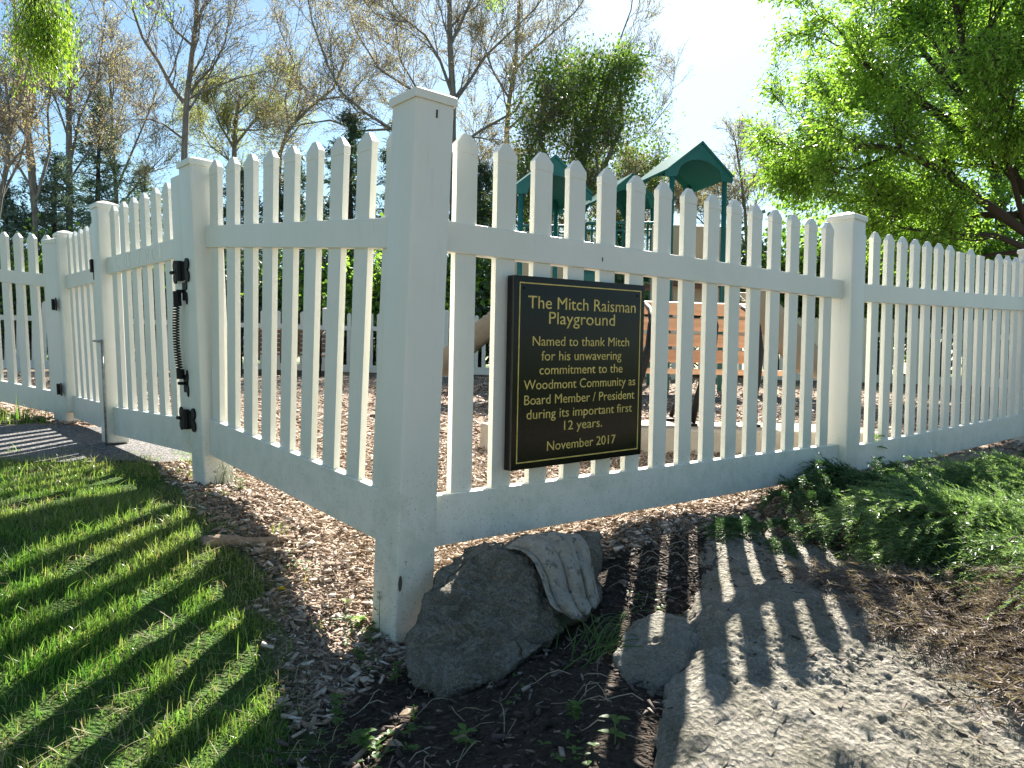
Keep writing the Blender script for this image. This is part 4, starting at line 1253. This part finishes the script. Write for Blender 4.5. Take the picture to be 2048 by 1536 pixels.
# ------------------------------------------------------------------ trees
BARKM = mat('grey_bark', rough=.95); t = NT(BARKM)
t.base(t.mix(t.ramp(t.noise(1, 6, .7, vec=t.scale(t.obj(), (14, 14, 3))), [(.35, 0), (.7, 1)]), (.14, .12, .108), (.34, .305, .275)))
BARKD = mat('dark_bark_trunk', (.055, .04, .032), .95)
BUD = leafmat('bud_leaf', [(0, (.20, .14, .12)), (.45, (.34, .25, .21)), (.8, (.42, .32, .25)), (1, (.36, .36, .19))], .45, .6, 1.12)
BUDG = leafmat('bud_green', [(0, (.20, .18, .08)), (.5, (.32, .30, .12)), (1, (.36, .42, .14))], .5, .6, 1.25)
LEAFG = leafmat('spring_leaf', [(0, (.07, .15, .025)), (.5, (.13, .25, .04)), (1, (.24, .38, .07))], .55, .4, 1.5)
LEAFB = leafmat('bright_leaf', [(0, (.08, .16, .025)), (.5, (.15, .27, .04)), (1, (.28, .42, .08))], .55, .38, 1.55)
PINE = leafmat('pine_needles', [(0, (.03, .065, .04)), (.6, (.065, .12, .075)), (1, (.13, .18, .12))], .3, .5, 1.1)  # needle colour raised to suggest distance haze
SPRU = leafmat('hazed_needles', [(0, (.09, .14, .125)), (.6, (.16, .225, .195)), (1, (.25, .31, .27))], .35, .55, 1.0)  # paler still: haze over the left conifers is put into the needle colour
SHRB = leafmat('shrub_leaf', [(0, (.02, .045, .015)), (.6, (.04, .085, .022)), (1, (.10, .17, .04))], .35, .5, 1.3)

def quads(C, size, r, aspect=.6, droop=0.0, D=None):
    n = len(C)
    X = r.normal(0, 1, (n, 3)) if D is None else D+r.normal(0, .45, (n, 3))
    X[:, 2] -= droop
    X /= np.linalg.norm(X, axis=1)[:, None]
    Y = np.cross(X, r.normal(0, 1, (n, 3))); Y /= np.linalg.norm(Y, axis=1)[:, None]
    s = (size*r.uniform(.6, 1.3, n))[:, None]
    V = np.stack([C, C+X*s*.5+Y*s*aspect*.5, C+X*s, C+X*s*.5-Y*s*aspect*.5], 1)
    return V.reshape(-1, 3), np.arange(n*4).reshape(n, 4)

class Tree:
    """limbs given as polylines; finer branches grow from them by themselves"""
    def __init__(s, seed): s.r = np.random.default_rng(seed); s.segs = []; s.tips = []; s.dirs = []
    def limb(s, pts, r0, r1):
        s.segs.append(([np.array(p, float) for p in pts], r0, r1))
    def grow(s, pts, r0, r1, level, n_child, Lc, ang=(.5, 1.0), up=.25, minr=.006, leaf_from=2, leaf_n=5, start=.2, flat=1.0):
        r = s.r; s.limb(pts, r0, r1)
        pts = [np.array(p, float) for p in pts]; N = len(pts)-1
        if level >= leaf_from:
            for k in range(leaf_n):
                q = r.uniform(.25, 1)*N; i = min(int(q), N-1); p = pts[i]+(pts[i+1]-pts[i])*(q-i)
                s.tips.append(p+r.normal(0, .03, 3)); s.dirs.append(pts[i+1]-pts[i])
        if level >= s.maxl: return
        for k in range(n_child[level]):
            q = (start+(1-start)*(k+r.random())/n_child[level])*N; i = min(int(q), N-1)
            p = pts[i]+(pts[i+1]-pts[i])*(q-i); t_ = pts[i+1]-pts[i]; t_ /= np.linalg.norm(t_)
            rd = r.normal(0, 1, 3); rd -= t_*(rd@t_); rd /= np.linalg.norm(rd)
            a = r.uniform(*ang); d = t_*math.cos(a)+rd*math.sin(a); d[2] = d[2]*flat+up; d /= np.linalg.norm(d)
            L = Lc[level]*r.uniform(.55, 1.15)*(1-.35*q/N)
            m_ = 4; b = r.normal(0, .16, 3); cp = []
            for j in range(m_+1):
                f_ = j/m_; cp.append(p+d*L*f_+b*L*f_*f_+np.array([0, 0, s.curl*L*f_*f_])+r.normal(0, .02*L, 3)*(j > 0))
            rb_ = max(minr, (r0+(r1-r0)*q/N)*r.uniform(.4, .6))
            s.grow(cp, rb_, max(minr*.6, rb_*.25), level+1, n_child, Lc, ang, up, minr, leaf_from, leaf_n, .15, flat)
    maxl = 3; curl = .08
    def wood(s, base):
        m_ = MB()
        for pts, r0, r1 in s.segs:
            n = 10 if r0 > .06 else (6 if r0 > .025 else 3)
            N = len(pts)-1
            m_.tube([p-base for p in pts], [r0+(r1-r0)*i/N for i in range(N+1)], n, False)
        return m_
    def finish(s, name, label, base, leaf, lsize, per, bark=BARKM, spread=.12, aspect=.6, droop=0., group=None, cat='tree', clump=None):
        base = np.array(base, float); o = empty(name, base); tag(o, label, cat, group)
        s.wood(base).build('trunk', bark, o, smooth=True)
        T = np.array(s.tips)-base; D = np.array(s.dirs); D /= np.linalg.norm(D, axis=1)[:, None]
        k = s.r.poisson(per, len(T)); C = np.repeat(T, k, 0)+s.r.normal(0, spread, (k.sum(), 3)); DD = np.repeat(D, k, 0)
        V, F = quads(C, lsize, s.r, aspect, droop, DD)
        link('crown', npmesh('crown', V, F), leaf, o)
        return o

def px_limb(pts, y, dy=0.0, seed=0):
    n = len(pts); return [at(u, v, y+dy*i/max(1, n-1)) for i, (u, v) in enumerate(pts)]
def ground_under(p): return np.array([p[0], p[1], h(p[0], p[1])])

GB = 'budding trees behind the playground'
def bud_tree(label, y, trunk_px, r0, r1, limbs, seed, leaf=BUD, nch=(11, 8, 6), Lc=(1.75, .9, .45), lsize=.046, per=1.5, leaf_n=4, ang=(.45, .95), up=.2, maxl=3, bark=BARKM, spread=.055, name='budding_tree'):
    T = Tree(seed); T.maxl = maxl
    tp = px_limb(trunk_px, y); base = ground_under(tp[0])
    tp = [base-ZUP*.1]+tp
    T.grow(tp, r0, r1, 0, nch, Lc, ang, up, leaf_n=leaf_n, start=.38)
    for lp, lr, dy in limbs:
        T.grow(px_limb(lp, y, dy), lr, lr*.3, 0, nch, Lc, ang, up, leaf_n=leaf_n, start=.15)
    return T.finish(name, label, base, leaf, lsize, per, bark, spread, group=GB)

bud_tree('slim budding tree with forked grey trunk rising behind the left gate post', 18, [(366, 420), (369, 300), (374, 200), (384, 110), (391, 50), (398, -60), (402, -160)], .10, .035,
         [([(368, 205), (345, 175), (318, 125), (285, 75), (266, 20), (262, -50)], .06, -.8), ([(372, 200), (395, 165), (430, 128), (450, 85), (462, 20)], .045, .9),
          ([(363, 275), (330, 250), (300, 238), (265, 240)], .035, -.9), ([(373, 200), (420, 178), (480, 155), (540, 140)], .035, 1.5), ([(383, 90), (350, 60), (328, 20), (310, -40)], .035, -.8), ([(389, 60), (405, 15), (425, -30)], .035, .8)],
         11, per=1.0, nch=(9, 7, 5))
bud_tree('large budding tree with the thickest trunk behind the corner post', 20, [(907, 420), (905, 260), (906, 190), (900, 90), (899, 10), (895, -120), (893, -220)], .125, .05,
         [([(905, 235), (860, 250), (783, 258), (730, 225), (685, 187), (655, 130), (625, 45), (612, -20)], .06, -1.5), ([(905, 210), (940, 160), (970, 113), (1020, 65), (1068, 20), (1110, -40)], .055, 1.2),
          ([(903, 185), (880, 120), (850, 70), (800, 30), (760, -30)], .05, -1.5), ([(900, 90), (925, 40), (950, -20), (960, -80)], .05, 1.0), ([(905, 280), (840, 190), (760, 140), (710, 60), (690, -20)], .05, 1.6),
          ([(905, 250), (850, 205), (800, 120), (790, 40), (780, -40)], .04, -.6), ([(906, 300), (960, 262), (1029, 223), (1060, 170), (1130, 120)], .05, .8), ([(783, 258), (720, 262), (660, 240), (600, 250), (560, 300)], .035, -.8)],
         12, per=1.4, nch=(11, 8, 6), leaf_n=5)
bud_tree('budding tree with a leaning trunk just right of the large one', 22, [(1010, 420), (1014, 260), (1018, 205), (1030, 130), (1036, 50), (1040, -60)], .10, .04,
         [([(1030, 140), (1060, 105), (1100, 70), (1150, 25), (1180, -20)], .05, 1.0), ([(1010, 300), (1076, 301), (1135, 234), (1190, 170), (1225, 120), (1262, 20), (1270, -40)], .05, 1.5),
          ([(1015, 260), (1080, 200), (1160, 150), (1230, 130), (1310, 110)], .04, -1.0), ([(1012, 330), (1100, 320), (1200, 310), (1290, 270), (1345, 200)], .035, -.5), ([(1020, 200), (985, 140), (960, 70), (965, 0)], .04, -1)],
         13, per=1.2, nch=(10, 8, 6))
bud_tree('cluster-stemmed budding tree at the left edge of the view', 17, [(70, 430), (62, 350), (55, 280), (45, 200), (38, 120), (30, 40), (25, -60)], .08, .03,
         [([(70, 420), (68, 330), (58, 260), (70, 180), (80, 100), (92, 20), (95, -40)], .05, .5), ([(65, 380), (30, 320), (5, 270), (-20, 200)], .04, -.5), ([(72, 400), (100, 300), (95, 220), (110, 140), (125, 60)], .04, .8)],
         14, per=1.3, leaf=BUD, nch=(10, 7, 5), Lc=(1.3, .7, .4))
bud_tree('straight slim budding tree left of the blue spruce', 19, [(139, 430), (138, 300), (138, 200), (140, 100), (136, 0), (135, -120)], .10, .035,
         [([(140, 330), (160, 230), (195, 160), (205, 80), (215, 20)], .04, .8), ([(138, 280), (115, 210), (90, 150), (70, 90)], .03, -.6), ([(139, 360), (185, 290), (225, 200), (230, 110)], .03, .5)],
         15, per=1.3, nch=(11, 7, 5), Lc=(1.4, .75, .4))
bud_tree('olive budding tree between the forked tree and the large one', 23, [(470, 430), (468, 320), (472, 240), (480, 190)], .11, .05,
         [([(470, 300), (440, 250), (425, 200)], .05, -.5), ([(470, 290), (510, 240), (540, 195), (560, 150)], .05, .6), ([(470, 330), (420, 290), (400, 250)], .04, .5), ([(472, 260), (520, 260), (560, 240)], .04, -.5)],
         16, leaf=BUDG, per=2.4, nch=(11, 8, 6), Lc=(1.3, .7, .45))
bud_tree('slanting thin budding tree left of the dark conifer', 21, [(556, 430), (560, 307), (578, 256), (620, 215), (666, 178), (690, 120)], .07, .03,
         [([(578, 256), (570, 200), (590, 130), (560, 60), (545, 0)], .035, .5), ([(640, 200), (700, 190), (740, 140)], .03, .8)], 17, per=1.3, nch=(11, 8, 5))
bud_tree('thin bare budding tree behind the right green roof', 19, [(1500, 640), (1495, 520), (1490, 420), (1480, 340), (1470, 280)], .07, .02,
         [([(1495, 500), (1460, 420), (1440, 380)], .03, .5), ([(1494, 470), (1520, 380), (1530, 310)], .03, -.5), ([(1498, 560), (1440, 480), (1380, 420), (1340, 390)], .03, .9)],
         18, per=1.8, nch=(11, 7, 5), Lc=(1.1, .6, .35), leaf=BUD)
bud_tree('ruddy budding tree behind the green barrier rail', 21, [(1270, 640), (1268, 520), (1275, 430), (1290, 380)], .08, .03,
         [([(1270, 500), (1220, 440), (1180, 400)], .04, .6), ([(1270, 480), (1330, 420), (1390, 400)], .04, -.6), ([(1268, 540), (1150, 480), (1080, 440)], .04, .5)],
         19, per=3.8, nch=(12, 8, 6), Lc=(1.2, .7, .4), leaf=BUD)

bud_tree('broad ruddy budding tree standing between the corner post and the leftmost green roof', 20.5, [(1060, 640), (1062, 520), (1050, 420), (1040, 330)], .12, .05,
         [([(1060, 480), (1000, 400), (960, 330), (945, 260)], .05, .6), ([(1055, 450), (1120, 360), (1160, 300), (1210, 260)], .05, -1.6), ([(1045, 380), (1060, 300), (1100, 220)], .04, -1.2), ([(1060, 500), (980, 470), (920, 420)], .04, .4), ([(1060, 420), (1150, 400), (1240, 380)], .04, -1.5)],
         20, per=2.4, nch=(11, 8, 6), Lc=(1.3, .75, .42), leaf=BUD)
bud_tree('dense pinkish budding tree above the near gate leaf', 21, [(235, 470), (232, 380), (225, 280), (222, 190), (218, 120)], .08, .03,
         [([(232, 380), (270, 290), (300, 220), (320, 160)], .035, .6), ([(230, 350), (190, 260), (180, 180)], .035, -.5), ([(225, 280), (250, 200), (245, 120)], .03, .5), ([(233, 420), (290, 350), (330, 310)], .03, -.6)],
         24, per=1.3, nch=(9, 6, 5), Lc=(1.2, .7, .42), leaf=BUD)
bud_tree('twiggy budding tree leaning out of the left edge', 15, [(-10, 470), (0, 400), (15, 330), (20, 240), (10, 150)], .07, .03,
         [([(0, 400), (40, 320), (60, 240)], .035, .5), ([(15, 330), (-20, 250), (-40, 180)], .03, .4), ([(20, 260), (50, 170), (60, 90)], .03, -.5)],
         25, per=1.1, nch=(9, 6, 5), Lc=(1.0, .6, .36), leaf=BUD, lsize=.05)
# leafy green maple in the middle distance
def leafy(label, y, trunk_px, r0, limbs, seed, leaf, nch, Lc, lsize, per, leaf_n, spread, aspect=.6, droop=0., bark=BARKM, name='leafy_tree', up=.15, ang=(.5, 1.1), maxl=3, start=.45, cat='tree', group=None, flat=1.0):
    T = Tree(seed); T.maxl = maxl
    tp = px_limb(trunk_px, y); base = ground_under(tp[0]); tp = [base-ZUP*.1]+tp
    T.grow(tp, r0, r0*.35, 0, nch, Lc, ang, up, leaf_n=leaf_n, start=start, leaf_from=2, flat=flat)
    for lp, lr, dy in limbs: T.grow(px_limb(lp, y, dy), lr, lr*.3, 0, nch, Lc, ang, up, leaf_n=leaf_n, start=.2, leaf_from=2, flat=flat)
    return T.finish(name, label, base, leaf, lsize, per, bark, spread, aspect, droop, group, cat)
leafy('rounded green maple standing behind the leftmost green roof', 19, [(1150, 640), (1150, 480), (1165, 360), (1175, 260)], .17,
      [([(1155, 420), (1110, 350), (1080, 280), (1085, 200)], .08, .8), ([(1160, 400), (1210, 330), (1245, 250), (1240, 180)], .08, -.8), ([(1165, 330), (1150, 230), (1140, 170)], .07, .8),
       ([(1165, 380), (1235, 370), (1275, 340)], .06, .9), ([(1150, 460), (1090, 420), (1050, 400)], .06, -.6), ([(1170, 300), (1195, 220), (1200, 165)], .06, -1.0)],
      31, leafmat('maple_leaf', [(0, (.05, .095, .028)), (.5, (.10, .17, .05)), (1, (.19, .27, .08))], .5, .45, 1.35), (8, 6, 5), (1.05, .75, .48), .085, 2.3, 5, .24, .75)
# the big bright tree on the right
leafy('large bright green tree filling the upper right, dark limbs showing through', 9.5, [(2150, 640), (2125, 520), (2080, 420), (2010, 330), (1955, 220), (1925, 90), (1900, -60)], .11,
      [([(2060, 470), (1960, 400), (1880, 340), (1800, 300), (1730, 290), (1670, 300)], .075, -1.2), ([(2040, 430), (1900, 430), (1800, 420), (1720, 395), (1650, 380)], .06, .8),
       ([(1985, 320), (1880, 230), (1790, 170), (1720, 120), (1680, 60)], .07, -.8), ([(1950, 220), (1860, 120), (1800, 40), (1760, -40)], .06, 1.2), ([(1995, 340), (2060, 220), (2090, 100), (2100, 0)], .07, .6),
       ([(1925, 120), (1990, 40), (2030, -40)], .05, -.9), ([(1880, 345), (1790, 230), (1720, 215), (1660, 200)], .045, 1.3), ([(2060, 500), (1990, 470), (1890, 470), (1800, 455)], .05, -.5), ([(2070, 530), (2140, 420), (2200, 300)], .06, .4), ([(1960, 250), (2010, 130), (2050, 50)], .05, -.9), ([(1940, 170), (1880, 60), (1860, -40)], .05, .9), ([(2045, 430), (2080, 330), (2090, 240)], .05, -1.0), ([(2065, 500), (1980, 510), (1900, 520), (1840, 500)], .04, .8),
       ([(1800, 300), (1710, 340), (1650, 330), (1610, 290)], .035, .3), ([(2050, 450), (2010, 300), (2030, 180)], .05, -1.2)],
      32, LEAFB, (8, 7, 6), (1.15, .62, .34), .078, 4.4, 5, .08, .33, .75, BARKD, 'leafy_tree', .05, (.45, 1.05))
leafy('darker green tree behind the bright one, low at the right edge', 13.5, [(2010, 660), (2010, 520), (2000, 420), (1985, 300), (1980, 180), (1975, 60)], .16,
      [([(2005, 480), (1930, 430), (1870, 400), (1800, 390)], .07, .8), ([(2005, 500), (1960, 500), (1880, 500), (1790, 490)], .05, -.8), ([(2000, 420), (2060, 330), (2100, 260)], .07, .8), ([(1990, 330), (1920, 260), (1880, 190)], .06, .8),
       ([(1985, 250), (2030, 160), (2060, 80)], .06, -.8), ([(1980, 180), (1940, 100), (1920, 20)], .05, .8), ([(2008, 540), (2070, 500), (2130, 480)], .05, .5), ([(2010, 560), (1930, 570), (1850, 560)], .05, .6)],
      36, LEAFG, (8, 7, 5), (1.2, .68, .4), .10, 3.6, 5, .11, .4, .6, BARKD, 'leafy_tree', .05, (.45, 1.05))
# drooping bright branch close overhead on the left, hanging from a tree that stands outside the frame
T = Tree(33); T.maxl = 3; T.curl = -.35
tb = np.array([-3.6, -1.2, h(-3.6, -1.2)])
T.limb([tb-ZUP*.1, tb+np.array([.05, .1, 1.2]), tb+np.array([.2, .5, 2.4]), tb+np.array([.5, 1.2, 3.3])], .13, .08)
br0 = tb+np.array([.5, 1.2, 3.3])
lm = [br0, np.array([-2.7, 1.0, 3.25]), at(60, -120, 2.3), at(68, -40, 2.2)]
T.limb(lm, .05, .012)
T.grow([at(68, -40, 2.2), at(70, -10, 2.2), at(68, 35, 2.2), at(78, 72, 2.2)], .010, .003, 1, (0, 15, 7), (0, .30, .16), (.5, 1.0), -.55, .0018, 1, 7, .0)
T.grow([at(40, -80, 2.4), at(90, -40, 2.3), at(110, 5, 2.3), at(120, 45, 2.3)], .008, .003, 1, (0, 14, 7), (0, .26, .15), (.5, 1.0), -.55, .0018, 1, 7, .0)
T.limb([at(60, -120, 2.3), at(160, -110, 2.5), at(290, -80, 2.8), at(620, -120, 3.4), at(960, -70, 3.8)], .018, .006)
for u, y in ((275, 2.8), (312, 2.8), (975, 3.8), (1000, 3.8)):
    T.grow([at(u-5, -80, y), at(u, -45, y), at(u+3, -12, y), at(u+4, 4, y)], .005, .002, 2, (0, 0, 5), (0, 0, .12), (.4, .9), -.4, .0015, 1, 5, .2)
T.finish('leafy_tree', 'overhanging bright yellow-green branch hanging into the top left corner', tb, leafmat('locust_leaf', [(0, (.09, .19, .025)), (.5, (.17, .30, .03)), (1, (.30, .42, .06))], .5, .4, 1.45), .024, 4.0, BARKD, .022, .30, 1.0)

# conifers: whorled boughs with needle tufts
def conifer(label, u, v_top, y, r_base, matl, seed, v_bot=None, nb=90, droop=.15, per=38, ns=.13, name='conifer', irregular=.35, group='evergreens behind the far fence', tuft=.10):
    r = np.random.default_rng(seed); top = at(u, v_top, y); base = ground_under(top); Ht = top[2]-base[2]
    o = empty(name, base); tag(o, label, 'tree', group)
    wd = MB(); wd.tube([(0, 0, -.1), (.05*r.normal(), .05*r.normal(), Ht*.5), (0, 0, Ht)], [.14, .09, .01], 8, False)
    C = []; D = []
    z0 = .06 if v_bot is None else max(.05, (at(u, v_bot, y)[2]-base[2])/Ht)
    for b in range(nb):
        q = z0+(1-z0)*(b+r.random())/nb; a = r.uniform(0, 6.283); L = r_base*(1-q)**.75*r.uniform(1-irregular, 1+irregular*.6)+.12
        p0 = np.array([0, 0, Ht*q]); dv = np.array([math.cos(a), math.sin(a), r.normal(.12, .12)])
        pts = [p0+dv*L*f_-ZUP*droop*L*f_*f_ for f_ in (0, .33, .66, 1)]
        wd.tube(pts, [.022, .016, .01, .004], 3, False)
        m = int(per*(.4+L)); f_ = r.uniform(.12, 1, m)
        P_ = p0[None]+dv[None]*(L*f_)[:, None]-ZUP[None]*(droop*L*f_*f_)[:, None]
        P_ = P_+r.normal(0, tuft, (m, 3))*np.array([1, 1, .7])
        C.append(P_); D.append(np.repeat(dv[None], m, 0)+r.normal(0, .7, (m, 3)))
    C = np.concatenate(C); D = np.concatenate(D)
    # each point becomes a little tuft of needles
    C = np.repeat(C, 4, 0)+r.normal(0, .03, (len(C)*4, 3)); D = np.repeat(D, 4, 0)+r.normal(0, .5, (len(D)*4, 3))
    S_ = np.full(len(C), ns)*r.uniform(.6, 1.2, len(C))
    V, F = needles(C, D, S_, r, .22)
    wd.build('trunk', BARKD, o, smooth=True); link('crown', npmesh('crown', V, F), matl, o)
    return o
conifer('grey-blue spruce behind the left gate post', 200, 185, 20, 2.0, SPRU, 41, nb=130, per=26)
conifer('pine in haze-paled colour low at the left, behind the near gate leaf', 110, 310, 18, 2.2, SPRU, 42, nb=110, per=28)
conifer('pine in haze-paled colour at the left edge behind the left fence', 10, 370, 17, 1.8, SPRU, 43, nb=90, per=28)
conifer('tall dark pine left of the corner post', 700, 225, 19, 1.7, PINE, 44, nb=120)
conifer('dark evergreen behind the left fence section', 590, 310, 21, 2.0, PINE, 45, nb=120)
conifer('dark evergreen behind the brown bench', 480, 340, 19.5, 1.9, PINE, 46, nb=120)
conifer('dark evergreen hidden beyond the corner post', 800, 240, 21, 1.8, PINE, 47, nb=130)
conifer('dark pine between the corner post and the plaque', 960, 330, 20, 2.0, PINE, 49, nb=120)
conifer('dark pine behind the tan play panels', 1230, 420, 21, 2.0, PINE, 50, nb=110)
conifer('small spruce between the pines at the left', 290, 330, 22, 1.9, SPRU, 48, nb=80)

# understorey shrubs behind the far fence
def shrub(label, u, y, hgt, rad, matl, seed, n=5200, ls=.14, per=1):
    r = np.random.default_rng(seed); p = at(u, 740, y); base = ground_under(p)
    o = empty('shrub', base); tag(o, label, 'shrub', 'shrubs behind the far fence')
    wd = MB(); C = []
    for k in range(26):
        a = r.uniform(0, 6.283); L = r.uniform(.4, 1)
        e = np.array([math.cos(a)*rad*L, math.sin(a)*rad*L*.8, hgt*(1-.45*L*L)*r.uniform(.6, 1.08)])
        pts = [np.zeros(3), e*[.35, .35, .5]+r.normal(0, .05, 3), e]
        wd.tube(pts, [.03, .018, .006], 4, False)
        m = n//26; cc = e*.9+r.normal(0, 1, (m, 3))*np.array([rad*.26, rad*.26, hgt*.14]); C.append(cc)
        m2 = m//3; q = r.uniform(.4, 1, m2)[:, None]; C.append(pts[1]*(1-q)+e*q+r.normal(0, .14, (m2, 3)))
    C = np.concatenate(C); C = C[C[:, 2] > .02]
    wd.build('stems', BARKD, o, smooth=True)
    V, F = quads(C, ls, r, .65); link('foliage', npmesh('foliage', V, F), matl, o)
    return o
SH = [(-60, 16.5, 2.4, 1.8, 'PINE'), (60, 17, 2.2, 1.7, 'LEAF'), (190, 17.5, 2.0, 1.7, 'PINE'), (330, 17.5, 2.2, 1.8, 'LEAF'), (440, 17, 2.1, 1.6, 'PINE'), (545, 17.5, 2.3, 1.7, 'PINE'), (650, 17, 2.2, 1.6, 'LEAF'), (745, 17.5, 2.4, 1.6, 'PINE'),
      (850, 17, 2.3, 1.6, 'LEAF'), (950, 17.5, 2.2, 1.6, 'PINE'), (1060, 18, 2.4, 1.7, 'SHRB'), (1180, 18, 2.3, 1.7, 'PINE'), (1300, 17, 2.2, 1.7, 'SHRB'), (1430, 16.5, 2.2, 1.7, 'PINE'), (1560, 16, 2.3, 1.7, 'SHRB'), (1660, 15, 2.4, 1.6, 'LEAF'), (1760, 14.5, 2.4, 1.6, 'SHRB'), (1870, 14, 2.5, 1.6, 'LEAF'), (1985, 14, 2.5, 1.6, 'SHRB'), (2100, 13.5, 2.6, 1.6, 'LEAF')]
where = ['off the left edge', 'beyond the left fence', 'beyond the far gate leaf', 'beyond the near gate leaf', 'beyond the gate post', 'behind the bench, on its left', 'behind the bench, on its right', 'beyond the left section, next to the corner post',
         'hidden behind the corner post', 'above the left slide', 'behind the plaque, left half', 'behind the plaque, right half', 'behind the tan panels', 'behind the right green roof post', 'behind the right slide', 'just left of the second post', 'just right of the second post', 'beyond the middle of the right section', 'beyond the right end of the right section', 'off the right edge']
for i, ((u, y, hh_, rd_, mm), wh) in enumerate(zip(SH, where)):
    ml = {'PINE': PINE, 'SHRB': SHRB, 'LEAF': LEAFG}[mm]
    ad = {'PINE': 'dark evergreen shrub', 'SHRB': 'deep green shrub', 'LEAF': 'bright green shrub'}[mm]
    shrub(f'{ad} {wh}', u, y, hh_*1.35, rd_*1.15, ml, 60+i)
